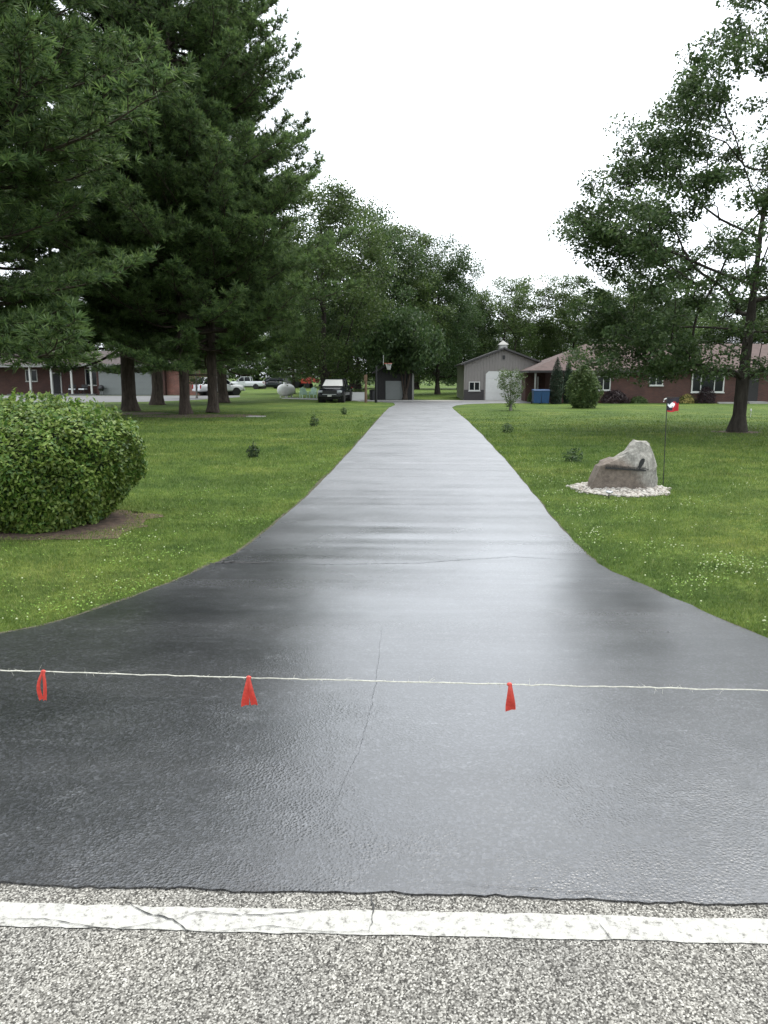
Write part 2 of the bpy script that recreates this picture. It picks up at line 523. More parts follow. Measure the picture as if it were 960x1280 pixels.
# ------------------------------------------------------------------ mesh helpers
class MB:
    def __init__(self):
        self.v, self.f = [], []

    def add(self, vs, fs):
        o = len(self.v)
        self.v += [tuple(p) for p in vs]
        self.f += [tuple(i + o for i in f) for f in fs]
        return self

    def box(self, x0, x1, y0, y1, z0, z1):
        vs = [(x0, y0, z0), (x1, y0, z0), (x1, y1, z0), (x0, y1, z0), (x0, y0, z1), (x1, y0, z1), (x1, y1, z1), (x0, y1, z1)]
        return self.add(vs, [(0, 3, 2, 1), (4, 5, 6, 7), (0, 1, 5, 4), (1, 2, 6, 5), (2, 3, 7, 6), (3, 0, 4, 7)])

    def cbox(self, c, s):
        return self.box(c[0] - s[0] / 2, c[0] + s[0] / 2, c[1] - s[1] / 2, c[1] + s[1] / 2, c[2] - s[2] / 2, c[2] + s[2] / 2)

    def prism(self, poly, y0, y1):
        """polygon in xz extruded along y"""
        n = len(poly)
        vs = [(x, y0, z) for x, z in poly] + [(x, y1, z) for x, z in poly]
        fs = [tuple(range(n))[::-1], tuple(range(n, 2 * n))] + [(i, (i + 1) % n, n + (i + 1) % n, n + i) for i in range(n)]
        return self.add(vs, fs)

    def tube(self, pts, rad, n=8, cap=True):
        pts = [Vector(p) for p in pts]
        if not hasattr(rad, "__len__"):
            rad = [rad] * len(pts)
        vs, fs = [], []
        for i, p in enumerate(pts):
            d = (pts[min(i + 1, len(pts) - 1)] - pts[max(i - 1, 0)]).normalized()
            a = d.cross(Vector((0, 0, 1)) if abs(d.z) < 0.9 else Vector((1, 0, 0))).normalized()
            b = d.cross(a)
            for k in range(n):
                t = 2 * PI * k / n
                vs.append(p + (a * math.cos(t) + b * math.sin(t)) * rad[i])
        for i in range(len(pts) - 1):
            for k in range(n):
                k2 = (k + 1) % n
                fs.append((i * n + k, i * n + k2, (i + 1) * n + k2, (i + 1) * n + k))
        if cap:
            fs.append(tuple(range(n))[::-1])
            fs.append(tuple((len(pts) - 1) * n + k for k in range(n)))
        return self.add(vs, fs)

    def lathe(self, prof, n=16, axis='z', c=(0, 0, 0)):
        vs, fs = [], []
        for r, h in prof:
            for k in range(n):
                t = 2 * PI * k / n
                x, y = r * math.cos(t), r * math.sin(t)
                p = {'z': (x, y, h), 'x': (h, x, y), 'y': (x, h, y)}[axis]
                vs.append((p[0] + c[0], p[1] + c[1], p[2] + c[2]))
        for i in range(len(prof) - 1):
            for k in range(n):
                k2 = (k + 1) % n
                fs.append((i * n + k, i * n + k2, (i + 1) * n + k2, (i + 1) * n + k))
        fs.append(tuple(range(n))[::-1])
        fs.append(tuple((len(prof) - 1) * n + k for k in range(n)))
        return self.add(vs, fs)

    def loft(self, rings):
        n = len(rings[0])
        vs = [p for r in rings for p in r]
        fs = []
        for i in range(len(rings) - 1):
            for k in range(n):
                k2 = (k + 1) % n
                fs.append((i * n + k, i * n + k2, (i + 1) * n + k2, (i + 1) * n + k))
        fs.append(tuple(range(n))[::-1])
        fs.append(tuple((len(rings) - 1) * n + k for k in range(n)))
        return self.add(vs, fs)

    def build(self, name, mat, parent=None, smooth=False, bevel=0.0, fixn=True):
        me = bpy.data.meshes.new(name)
        me.from_pydata(self.v, [], self.f)
        if fixn:
            bm = bmesh.new()
            bm.from_mesh(me)
            bmesh.ops.recalc_face_normals(bm, faces=bm.faces)
            if bevel:
                bmesh.ops.bevel(bm, geom=list(bm.edges), offset=bevel, segments=2, affect='EDGES', profile=0.6)
            bm.to_mesh(me)
            bm.free()
        if smooth:
            me.polygons.foreach_set("use_smooth", [True] * len(me.polygons))
            if smooth != 'all':
                try:
                    me.set_sharp_from_angle(angle=R(40))
                except Exception:
                    pass
        me.materials.append(MAT[mat] if isinstance(mat, str) else mat)
        o = bpy.data.objects.new(name, me)
        C.objects.link(o)
        if parent is not None:
            o.parent = parent
        return o


def np_mesh(name, verts, faces, mat, parent=None, smooth=False):
    """faces: (n,k) int array"""
    me = bpy.data.meshes.new(name)
    nf, k = faces.shape
    me.vertices.add(len(verts))
    me.vertices.foreach_set("co", np.ascontiguousarray(verts, dtype=np.float32).ravel())
    me.loops.add(nf * k)
    me.loops.foreach_set("vertex_index", np.ascontiguousarray(faces, dtype=np.int32).ravel())
    me.polygons.add(nf)
    me.polygons.foreach_set("loop_start", np.arange(0, nf * k, k, dtype=np.int32))
    me.polygons.foreach_set("loop_total", np.full(nf, k, dtype=np.int32))
    if smooth:
        me.polygons.foreach_set("use_smooth", np.ones(nf, dtype=bool))
    me.update(calc_edges=True)
    me.materials.append(MAT[mat])
    o = bpy.data.objects.new(name, me)
    C.objects.link(o)
    if parent is not None:
        o.parent = parent
    return o


def tag(o, label, cat=None, group=None, kind=None):
    if label:
        o["label"] = label
    if cat:
        o["category"] = cat
    if group:
        o["group"] = group
    if kind:
        o["kind"] = kind
    return o


def thing(name, label, cat, loc, rz=0.0, group=None):
    o = bpy.data.objects.new(name, None)
    o.empty_display_size = 0.3
    C.objects.link(o)
    o.location = loc
    o.rotation_euler = (0, 0, rz)
    return tag(o, label, cat, group)


def structure(o):
    o["kind"] = "structure"
    return o


def copy_tree(o, parent=None):
    kids = [c for c in o.children]
    c = o.copy()
    C.objects.link(c)
    c.parent = parent
    for k in kids:
        copy_tree(k, c)
    return c


# ------------------------------------------------------------------ ground, road, driveway
def catmull(pts, n=6):
    out = []
    P = [pts[0]] + list(pts) + [pts[-1]]
    for i in range(1, len(P) - 2):
        p0, p1, p2, p3 = (np.array(P[i + k], float) for k in (-1, 0, 1, 2))
        for j in range(n):
            t = j / n
            out.append(0.5 * ((2 * p1) + (-p0 + p2) * t + (2 * p0 - 5 * p1 + 4 * p2 - p3) * t * t + (-p0 + 3 * p1 - 3 * p2 + p3) * t ** 3))
    out.append(np.array(P[-2], float))
    return np.array(out)


LEFT_PX = [(0, 794), (100, 770), (200, 735), (262, 708), (290, 696), (325, 671), (365, 638), (402, 603), (433, 570), (456, 544), (474, 523), (486, 510)]
RIGHT_PX = [(960, 800), (860, 757), (800, 731), (752, 709), (722, 682), (695, 654), (668, 620), (638, 583), (610, 552), (585, 527), (567, 512)]
left = [(-9.0, 3.05), (-6.5, 3.6), (-4.6, 4.55)] + [tuple(G(*p)[:2]) for p in LEFT_PX]
right = [(9.0, 2.9), (6.2, 3.05), (4.4, 3.5), (3.35, 4.25)] + [tuple(G(*p)[:2]) for p in RIGHT_PX]
left_c = catmull(left, 14)
right_c = catmull(right, 14)


def jitter(c, amp):
    n = len(c)
    k = np.convolve(rng.normal(0, 1, n + 4), [0.2, 0.6, 1, 0.6, 0.2], 'valid')
    d = c.copy()
    d[1:-1, 0] += amp * k[1:-1]
    return d


left_c = jitter(left_c, 0.006)
right_c = jitter(right_c, 0.006)
LYs, LXs = np.sort(left_c[:, 1]), left_c[np.argsort(left_c[:, 1]), 0]
RYs, RXs = np.sort(right_c[:, 1]), right_c[np.argsort(right_c[:, 1]), 0]


def drive_l(y):
    return np.interp(y, LYs, LXs)


def drive_r(y):
    return np.interp(y, RYs, RXs)


ROAD_L, ROAD_R = G(0, 1108), G(960, 1133)
slope = (ROAD_R.y - ROAD_L.y) / (ROAD_R.x - ROAD_L.x)


def road_y(x):
    """where the sealer stops on the old asphalt"""
    return ROAD_L.y + (x - ROAD_L.x) * slope


def sheet(name, outline, z, mat, thick=0.0):
    bm = bmesh.new()
    vs = [bm.verts.new((p[0], p[1], z)) for p in outline]
    f = bm.faces.new(vs)
    if f.normal.z < 0:
        f.normal_flip()
    bmesh.ops.triangulate(bm, faces=bm.faces)
    if thick:
        ext = [e for e in bm.edges if e.is_boundary]
        r = bmesh.ops.extrude_edge_only(bm, edges=ext)
        for g in r["geom"]:
            if isinstance(g, bmesh.types.BMVert):
                g.co.z -= thick
        bmesh.ops.recalc_face_normals(bm, faces=bm.faces)
    me = bpy.data.meshes.new(name)
    bm.to_mesh(me)
    bm.free()
    me.materials.append(MAT[mat])
    o = bpy.data.objects.new(name, me)
    C.objects.link(o)
    return o


g = MB().add([(-700, -300, 0), (700, -300, 0), (700, 1100, 0), (-700, 1100, 0)], [(0, 1, 2, 3)]).build("lawn", "lawn", fixn=False)
structure(g)
# road: a little wider than the painted line, edge under the sealer
road = sheet("road", [(-160, -6.0 + slope * -160), (160, -6.0 + slope * 160), (160, road_y(160) + 0.14), (-160, road_y(-160) + 0.14)], 0.005, "road")
structure(road)
# driveway outline
n_top = 420
top_x = np.linspace(9.6, -8.6, n_top)
kk = np.convolve(rng.normal(0, 1, n_top + 6), np.ones(7) / 7, 'valid')
front = [(x, road_y(x) + 0.012 * k + rng.normal(0, 0.004)) for x, k in zip(top_x, kk)]
YE = 60.3
lp = [tuple(p) for p in left_c]
rp = [tuple(p) for p in right_c]
farleft = [tuple(G(494, 506.5)[:2]), tuple(G(492, 503.6)[:2]), tuple(G(470, 502.6)[:2]), (G(470, 502.6).x, YE)]
xr = AY(700, 500, 57)[0]
farright = [(xr, YE), (xr, G(650, 504.2).y), tuple(G(620, 504.2)[:2]), tuple(G(585, 505.2)[:2]), tuple(G(570, 507.0)[:2]), tuple(G(565, 509.2)[:2])]
outline = lp + farleft + farright + rp[::-1] + front
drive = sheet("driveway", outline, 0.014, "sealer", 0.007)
structure(drive)
slab = MB().box(G(470, 502.6).x - 1.5, xr + 0.3, YE + 0.01, 63.4, -0.05, 0.03).build("concrete_apron", "concrete")
structure(slab)
# white edge line with a ragged rim
LX = np.linspace(-40, 40, 4200)
yn = np.array([G(480, 1141).y - road_y(G(480, 1141).x), G(480, 1171).y - road_y(G(480, 1171).x)])
w1 = np.convolve(rng.normal(0, 1, len(LX) + 4), np.ones(5) / 5, 'valid') * 0.008
w2 = np.convolve(rng.normal(0, 1, len(LX) + 4), np.ones(5) / 5, 'valid') * 0.008
wob = 0.010 * np.sin(LX * 0.9)
lv = np.concatenate([np.stack([LX, road_y(LX) + yn[0] + w1 + wob, np.full_like(LX, 0.009)], 1), np.stack([LX, road_y(LX) + yn[1] + w2 + wob, np.full_like(LX, 0.009)], 1)])
n = len(LX)
lf = np.array([(i, n + i, n + i + 1, i + 1) for i in range(n - 1)])
line = np_mesh("edge_line", lv, lf, "paint", road)


def crack(name, px, parent, z, w=0.006, jit=0.006, mat="tar"):
    pts = [np.array(G(*p)[:2]) for p in px]
    dense = []
    for a, b in zip(pts[:-1], pts[1:]):
        m = max(2, int(np.linalg.norm(b - a) / 0.018))
        for i in range(m):
            dense.append(a + (b - a) * i / m)
    dense.append(pts[-1])
    d = np.array(dense)
    d[1:-1] += np.cumsum(rng.normal(0, jit * 0.35, d[1:-1].shape), 0) * 0.5 + rng.normal(0, jit * 0.3, d[1:-1].shape)
    t = np.gradient(d, axis=0)
    t /= np.linalg.norm(t, axis=1)[:, None] + 1e-9
    nn = np.stack([-t[:, 1], t[:, 0]], 1)
    ww = w * (0.35 + rng.random(len(d)))[:, None] * np.sin(np.linspace(0.25, PI - 0.25, len(d)))[:, None]
    a, b = d + nn * ww / 2, d - nn * ww / 2
    k = len(d)
    v = np.concatenate([np.c_[a, np.full(k, z)], np.c_[b, np.full(k, z)]])
    f = np.array([(i, k + i, k + i + 1, i + 1) for i in range(k - 1)])
    return np_mesh(name, v, f, mat, parent)


crack("crack", [(155, 1129), (185, 1146), (215, 1153), (232, 1166), (255, 1172)], road, 0.013, 0.006)
crack("crack", [(215, 1153), (245, 1144), (330, 1148), (385, 1142), (430, 1137)], road, 0.013, 0.0045)
crack("crack", [(463, 1118), (466, 1140), (461, 1168)], road, 0.013, 0.005)
crack("crack", [(748, 1157), (757, 1168), (766, 1180)], road, 0.013, 0.004)
crack("crack", [(0, 1152), (60, 1152), (140, 1166), (215, 1153)], road, 0.013, 0.004)
crack("crack", [(256, 1170), (330, 1160), (400, 1168), (463, 1168)], road, 0.013, 0.003)
# marks in the fresh sealer: the ridge where two coats meet, scuffs and a hairline crack
crack("coat_seam", [(255, 701), (300, 703), (400, 707), (520, 706), (640, 698), (752, 704)], drive, 0.0182, 0.014, 0.012, "seam")
crack("hairline_crack", [(478, 785), (472, 830), (466, 880), (452, 940), (418, 1010), (405, 1040)], drive, 0.0182, 0.003, 0.008, "seam")
crack("dark_patch", [(258, 706), (290, 704), (335, 705)], drive, 0.0186, 0.07, 0.03, "tar")  # dark patch at one end of the seam
crack("edge_ridge", [(540, 1107), (640, 1112), (760, 1122), (840, 1124)], drive, 0.0182, 0.0025, 0.012, "tar")


def edge_strip(name, curve, side, w0, w1):
    """dried soil and clippings along a driveway edge"""
    c = curve
    k = np.convolve(rng.normal(0, 1, len(c) + 4), np.ones(5) / 5, 'valid')
    t = np.gradient(c, axis=0)
    t /= np.linalg.norm(t, axis=1)[:, None] + 1e-9
    nn = np.stack([-t[:, 1], t[:, 0]], 1) * side
    ww = np.clip((w0 + w1 * k), 0.012, 0.3)[:, None]
    a, b = c - nn * 0.03, c + nn * ww
    m = len(c)
    v = np.concatenate([np.c_[a, np.full(m, 0.010)], np.c_[b, np.full(m, 0.010)]])
    f = np.array([(i, m + i, m + i + 1, i + 1) for i in range(m - 1)])
    return structure(np_mesh(name, v, f, "dirt"))


edge_strip("dirt_edge", left_c, 1, 0.04, 0.025)
edge_strip("dirt_edge", right_c, -1, 0.02, 0.012)


def blob_sheet(name, cx, cy, rx, ry, z, mat, n=48, rough=0.16):
    ph = rng.random(4) * 6
    out = []
    for i in range(n):
        a = 2 * PI * i / n
        k = 1 + rough * (math.sin(2 * a + ph[0]) * 0.5 + math.sin(5 * a + ph[1]) * 0.5 + math.sin(11 * a + ph[2]) * 0.35) + rng.normal(0, 0.03)
        out.append((cx + rx * k * math.cos(a), cy + ry * k * math.sin(a)))
    return structure(sheet(name, out, z, mat))


# ------------------------------------------------------------------ foliage helpers
def rand_dirs(n):
    d = rng.normal(size=(n, 3))
    return d / np.linalg.norm(d, axis=1)[:, None]


def leaf_quads(c, l, w, up=0.6, outward=None, droop=0.0):
    """diamond leaves folded along the midrib; up biases the leaf normal skyward"""
    n = len(c)
    nrm = rand_dirs(n)
    nrm[:, 2] = np.abs(nrm[:, 2]) + up
    if outward is not None:
        nrm += outward
    nrm /= np.linalg.norm(nrm, axis=1)[:, None]
    u = np.cross(nrm, rand_dirs(n))
    u /= np.linalg.norm(u, axis=1)[:, None] + 1e-9
    u[:, 2] -= droop
    s = np.cross(nrm, u)
    L = l * (0.7 + 0.6 * rng.random(n))[:, None]
    Wd = w * (0.7 + 0.6 * rng.random(n))[:, None]
    a = c - u * L * 0.5
    b = c + s * Wd * 0.5 + nrm * Wd * 0.15
    d = c - s * Wd * 0.5 + nrm * Wd * 0.15
    e = c + u * L * 0.5
    v = np.stack([a, b, e, d], 1).reshape(-1, 3)
    i = np.arange(n) * 4
    f = np.concatenate([np.stack([i, i + 1, i + 2], 1), np.stack([i, i + 2, i + 3], 1)])
    return v, f


def seg_tubes(p0, p1, r0, r1, n=5):
    """tapered prisms for many segments at once"""
    d = p1 - p0
    d = d / (np.linalg.norm(d, axis=1)[:, None] + 1e-9)
    ref = np.where(np.abs(d[:, 2:3]) < 0.9, np.array([[0, 0, 1.0]]), np.array([[1.0, 0, 0]]))
    a = np.cross(d, ref)
    a /= np.linalg.norm(a, axis=1)[:, None] + 1e-9
    b = np.cross(d, a)
    vs = []
    for k in range(n):
        t = 2 * PI * k / n
        o = a * math.cos(t) + b * math.sin(t)
        vs.append(p0 + o * r0[:, None])
    for k in range(n):
        t = 2 * PI * k / n
        o = a * math.cos(t) + b * math.sin(t)
        vs.append(p1 + o * r1[:, None])
    v = np.stack(vs, 1).reshape(-1, 3)
    i = (np.arange(len(p0)) * 2 * n)[:, None]
    f = []
    for k in range(n):
        k2 = (k + 1) % n
        f.append(np.concatenate([i + k, i + k2, i + n + k2, i + n + k], 1))
    return v, np.concatenate(f)


def grow(trunk, clumps, r_trunk, step=0.55, limbs=(), pipe=2.4, r_tip=0.010):
    """skeleton: trunk polyline (+ given limbs), then each clump is joined to the nearest suitable node"""
    pos = [np.array(trunk[0], float)]
    par = [-1]

    def path(start, pts):
        i = start
        for p in pts:
            a = pos[i]
            p = np.array(p, float)
            m = max(1, int(np.linalg.norm(p - a) / step))
            for k in range(1, m + 1):
                pos.append(a + (p - a) * k / m + (rng.normal(0, 0.025, 3) if k < m else 0))
                par.append(i)
                i = len(pos) - 1
        return i

    path(0, trunk[1:])
    for l in limbs:
        a = np.array(l[0])
        i = int(np.argmin([np.linalg.norm(q - a) for q in pos]))
        path(i, l[1:])
    base_n = len(pos)
    ax = np.array([trunk[-1][0], trunk[-1][1]])
    order = np.argsort(np.linalg.norm(clumps[:, :2] - ax, axis=1) + 0.25 * clumps[:, 2])
    for ci in order:
        p = clumps[ci]
        P = np.array(pos)
        d = P - p
        dist = np.linalg.norm(d, axis=1)
        horiz = np.linalg.norm(d[:, :2], axis=1)
        cost = dist + 1.2 * np.maximum(0, d[:, 2] + 0.25 * horiz)
        cost[:2] += 50
        i = int(np.argmin(cost))
        a = pos[i]
        di = dist[i]
        m = max(1, int(np.linalg.norm(p - a) / step))
        for k in range(1, m + 1):
            t = k / m
            q = a + (p - a) * t
            q[2] += 0.10 * di * math.sin(PI * t) * 0.8
            if k < m:
                q += rng.normal(0, 0.05, 3)
            pos.append(q)
            par.append(i)
            i = len(pos) - 1
    P = np.array(pos)
    par = np.array(par)
    load = np.full(len(P), 0.0)
    kids = np.bincount(par[par >= 0], minlength=len(P))
    for i in range(len(P) - 1, 0, -1):
        if kids[i] == 0:
            load[i] = r_tip ** pipe
        load[par[i]] += load[i]
    rad = load ** (1 / pipe)
    sc = r_trunk / rad[0]
    rad = np.where(rad > r_tip * 1.5, rad * (1 + (sc - 1) * np.clip((rad - r_tip * 1.5) / (rad[0] - r_tip * 1.5), 0, 1)), rad)
    return P, par, rad


def chain_tubes(P, par, rad, flare):
    """follow the thickest child so every limb is one continuous tapered tube"""
    n = len(P)
    kids = [[] for _ in range(n)]
    for i in range(1, n):
        kids[par[i]].append(i)
    V, F, off = [], [], 0
    stack = [(0, None)]
    while stack:
        i, start = stack.pop()
        chain = [i] if start is None else [start, i]
        while kids[i]:
            ks = sorted(kids[i], key=lambda q: -rad[q])
            for q in ks[1:]:
                stack.append((q, i))
            i = ks[0]
            chain.append(i)
        if len(chain) < 2:
            continue
        p = P[chain].copy()
        r = rad[chain].copy()
        if start is not None:
            r[0] = min(r[0], r[1] * 1.35)
        if r.max() > 0.04:
            p[1:-1] = p[1:-1] * 0.5 + (p[:-2] + p[2:]) * 0.25
        else:
            pass
        if start is None:
            h = rad[0] * 3.2
            zf = np.clip(1 - p[:, 2] / h, 0, 1)
            r = np.minimum.accumulate(r) * (1 + (flare - 1) * zf ** 2)
        m = 11 if r.max() > 0.12 else (7 if r.max() > 0.04 else 4)
        d = np.gradient(p, axis=0)
        d /= np.linalg.norm(d, axis=1)[:, None] + 1e-9
        mean = d.mean(0)
        ref = np.array([1.0, 0.2, 0]) if abs(mean[2]) > 0.7 else np.array([0, 0, 1.0])
        a = np.cross(d, ref)
        a /= np.linalg.norm(a, axis=1)[:, None] + 1e-9
        b = np.cross(d, a)
        t = np.arange(m) * 2 * PI / m
        ring = p[:, None, :] + (a[:, None, :] * np.cos(t)[None, :, None] + b[:, None, :] * np.sin(t)[None, :, None]) * r[:, None, None]
        V.append(ring.reshape(-1, 3))
        k = np.arange(len(chain) - 1)[:, None] * m
        q = np.arange(m)[None, :]
        q2 = (q + 1) % m
        F.append(np.stack([k + q, k + q2, k + m + q2, k + m + q], -1).reshape(-1, 4) + off)
        off += ring.shape[0] * m
    return np.concatenate(V), np.concatenate(F)


def wood(name, P, par, rad, mat, parent, flare=1.5):
    v, f = chain_tubes(P, par, rad, flare)
    return np_mesh(name, v, f, mat, parent, True)


def clump_leaves(clumps, n, sig, l, w, up=0.6, droop=0.0):
    c = np.repeat(clumps, n, 0)
    sz = np.repeat(0.7 + 0.6 * rng.random(len(clumps)), n)[:, None]
    o = rand_dirs(len(c)) * (rng.random(len(c)) ** 0.45)[:, None] * 1.75 * np.array(sig) * sz
    return leaf_quads(c + o, l, w, up, None, droop)


def crown_points(n, prof, z0, z1, shell=0.5, gap=0.45, gs=0.5):
    """points inside a crown of radius prof(z); a sine field leaves irregular gaps"""
    out = []
    ph = rng.random(6) * 6.28
    while len(out) < n:
        z = z0 + (z1 - z0) * rng.random()
        rm = prof(z)
        if rng.random() > rm / 6.5:
            continue
        a = rng.random() * 2 * PI
        rm *= 1 + 0.16 * math.sin(3 * a + ph[0] + z * 0.9) + 0.10 * math.sin(7 * a + ph[1] - z * 1.7)
        rr = rm * (1 - (1 - rng.random() ** 0.5) * (1 - shell * rng.random()))
        p = np.array([rr * math.cos(a), rr * math.sin(a), z])
        k = math.sin(p[0] * gs * 2.1 + ph[2]) * math.sin(p[1] * gs * 2.3 + ph[3]) + math.sin(p[2] * gs * 2.6 + ph[4] + 0.5 * p[0]) * 0.7
        if k < -1 + 1.7 * gap * rng.random() * 1.6:
            continue
        out.append(p)
    return np.array(out)


# ------------------------------------------------------------------ pines
def pine_mesh(H, rmax, z_low, n_per=6, needle=0.24, seed_w=0.040, step=0.9):
    """branch segments and needle quads for one white pine: separate broad boughs with pale new growth at the tips"""
    br0, br1, rr0, rr1 = [], [], [], []
    tc, td, tn = [], [], []

    def twig(p, d, L, depth):
        """a fan-like spray: twig with tufts, side twigs on the bigger ones"""
        q = p + d * L
        br0.append(p); br1.append(q); rr0.append(0.010 + 0.006 * L); rr1.append(0.005)
        n = max(2, int(L / 0.15))
        for i in range(n):
            f = (i + 1) / n
            if f < 0.2 and L > 0.5:
                continue
            tc.append(p + d * L * f + rng.normal(0, 0.05, 3) + np.array([0, 0, 0.04]))
            dd = d + np.array([0, 0, 0.25]) + rng.normal(0, 0.35, 3)
            td.append(dd / np.linalg.norm(dd))
            tn.append(f > 0.72 and rng.random() < 0.6)
        if depth and L > 0.55:
            lat = np.cross(d, np.array([0, 0, 1.0]))
            lat /= np.linalg.norm(lat) + 1e-9
            m = int(L / 0.26)
            for i in range(m):
                f = (i + 0.6) / m
                sd = 1 if i % 2 else -1
                e = d * 0.8 + lat * sd * 0.75 + np.array([0, 0, rng.normal(0.12, 0.15)])
                twig(p + d * L * f, e / np.linalg.norm(e), (0.22 + 0.38 * L * (1 - f)) * (0.7 + 0.5 * rng.random()), depth - 1)

    z = z_low
    while z < H - 0.5:
        t = (z - z_low) / (H - z_low)
        Rz = rmax * min(1.0, (1 - t) * 1.12 + 0.03) * (0.78 + 0.22 * min(1, t * 6))
        a0 = rng.random() * 6.28
        for k in range(n_per):
            a = a0 + 2 * PI * k / n_per + rng.normal(0, 0.35)
            L = max(0.6, Rz * (0.6 + 0.5 * rng.random()))
            el = 0.02 + 0.5 * t + rng.normal(0, 0.10)
            sag = (0.15 - 0.06 * t) * L * (0.3 + rng.random())
            m = max(4, int(L / 0.5))
            z00 = z + rng.normal(0, 0.4)
            pts = []
            bend = rng.normal(0, 0.25)
            for j in range(m + 1):
                s = j / m
                r = L * s * math.cos(el * 0.7)
                zz = z00 + L * s * math.sin(el) - sag * math.sin(PI * min(1, s * 0.9)) + 0.12 * L * s ** 3
                aa = a + bend * s * s
                pts.append(np.array([r * math.cos(aa), r * math.sin(aa), zz]))
            br = 0.02 + 0.011 * L
            for j in range(m):
                br0.append(pts[j]); br1.append(pts[j + 1])
                rr0.append(br * (1 - j / m) + 0.008); rr1.append(br * (1 - (j + 1) / m) + 0.008)
            s = 0.26 + 0.12 * rng.random()
            side = 1
            while s < 1.0:
                j = min(m - 1, int(s * m))
                f = s * m - j
                p = pts[j] * (1 - f) + pts[j + 1] * f
                d = pts[j + 1] - pts[j]
                d /= np.linalg.norm(d)
                lat = np.array([-d[1], d[0], 0.0]) * side
                side = -side
                tl = 0.45 + 0.34 * L * (1.05 - s) * (0.5 + 0.7 * rng.random())
                tw = d * (0.6 + 0.3 * rng.random()) + lat * 0.75 + np.array([0, 0, rng.normal(0.22, 0.22)])
                twig(p, tw / np.linalg.norm(tw), tl, 1)
                s += 0.30 / L * (0.8 + 0.5 * rng.random())
            twig(pts[-2], (pts[-1] - pts[-2]) / np.linalg.norm(pts[-1] - pts[-2]), 0.8, 1)
        z += step * (0.75 + 0.5 * rng.random()) * (1 - 0.35 * t)
    tc, td, tn = np.array(tc), np.array(td), np.array(tn)
    nn = 13
    c = np.repeat(tc, nn, 0)
    d = np.repeat(td, nn, 0) * 0.8 + rand_dirs(len(c)) * 0.8
    d /= np.linalg.norm(d, axis=1)[:, None]
    s = np.cross(d, rand_dirs(len(c)))
    s /= np.linalg.norm(s, axis=1)[:, None] + 1e-9
    l = needle * (0.7 + 0.6 * rng.random(len(c)))[:, None]
    v = np.stack([c - s * seed_w / 2, c + s * seed_w / 2, c + d * l + s * seed_w * 0.15, c + d * l - s * seed_w * 0.15], 1).reshape(-1, 3)
    i = np.arange(len(c)) * 4
    f = np.stack([i, i + 1, i + 2, i + 3], 1)
    return (np.array(br0), np.array(br1), np.array(rr0), np.array(rr1)), (v, f, np.repeat(tn, nn))


def make_pine(name, label, loc, H, rmax, z_low, r_tr, rz=0, group=None, step=0.85, mat="needles", bark="bark_pine"):
    t = thing(name, label, "tree", loc, rz, group)
    (b0, b1, q0, q1), (nv, nf, new) = pine_mesh(H, rmax, z_low, step=step)
    zz = np.concatenate([np.linspace(0, 1.2, 7), np.linspace(1.6, H, 26)])
    wig = np.cumsum(rng.normal(0, 0.018, (len(zz), 2)), 0)
    cp = np.c_[wig, zz]
    rt = r_tr * np.clip(1 - zz / (H + 0.3), 0.02, 1) ** 0.85 * (1 + 0.5 * np.clip(1 - zz / 1.0, 0, 1) ** 2)
    v1, f1 = chain_tubes(cp, np.arange(-1, len(cp) - 1), rt, 1.0)
    db0, db1 = [], []
    for k in range(9):      # dead bare stubs below the crown
        a, z, L = rng.random() * 6.28, 1.9 + rng.random() * (z_low - 1.2), 0.35 + 1.3 * rng.random() ** 2
        db0.append((0, 0, z)); db1.append(((L + r_tr) * math.cos(a), (L + r_tr) * math.sin(a), z + L * rng.normal(0.05, 0.15)))
    b0, b1 = np.concatenate([b0, db0]), np.concatenate([b1, db1])
    q0, q1 = np.concatenate([q0, np.full(9, 0.028)]), np.concatenate([q1, np.full(9, 0.009)])
    v2, f2 = seg_tubes(b0, b1, q0, q1, 4)
    np_mesh("trunk", np.concatenate([v1, v2]), np.concatenate([f1, f2 + len(v1)]), bark, t, True)
    cr = np_mesh("crown", nv, nf, mat, t)
    cr.data.materials.append(MAT["needles_new"])
    cr.data.polygons.foreach_set("material_index", new.astype(np.int32))
    return t


PG = "tall pines between the lawn and the brick house"
pa = G(163, 514)
pine_a = make_pine("pine_tree", "thick-trunked tall pine in front of the grey garage door, by the clipped shrub", (pa.x, pa.y, 0), 32.0, 6.9, 3.7, 0.40, 0.3, PG)
pb = G(266, 516)
pine_b = make_pine("pine_tree", "tall pine on a brown needle bed next to the white parked SUV", (pb.x, pb.y, 0), 29.5, 7.8, 3.9, 0.27, 1.0, PG)


def place_pine(src, label, px, py, rz, sc, group=PG, trunk_sc=1.0):
    p = G(px, py)
    c = copy_tree(src)
    c.location = (p.x, p.y, 0)
    c.rotation_euler = (0, 0, rz)
    c.scale = (sc, sc, sc)
    c["label"] = label
    if group:
        c["group"] = group
    return c


place_pine(pine_a, "tall pine with a grey trunk between the garage door and the red brick wall", 197, 506, 2.2, 0.98)
place_pine(pine_b, "tall pine in front of the red brick wall, its foot in brown needles", 233, 518, 3.9, 0.98)
place_pine(pine_b, "tall pine behind the clipped round shrub, spreading over the porch roof", -110, 545, 5.2, 1.0).scale = (1.28, 1.28, 1.05)
place_pine(pine_a, "huge pine off beyond the shrub whose limbs reach over the lawn corner", -16, 521, 1.7, 1.0)
place_pine(pine_a, "pine standing closest to the bonnet of the white SUV", 279, 503.5, 4.4, 0.92)
place_pine(pine_b, "dark pine standing behind the white gas tank", 367, 492, 0.8, 0.62)

# brown needle beds under the pines
for (px, py, rx, ry) in ((250, 520, 3.0, 1.6), (165, 517, 2.2, 1.3)):
    q = G(px, py)
    blob_sheet("needle_bed", q.x, q.y, rx, ry, 0.006, "mulch")

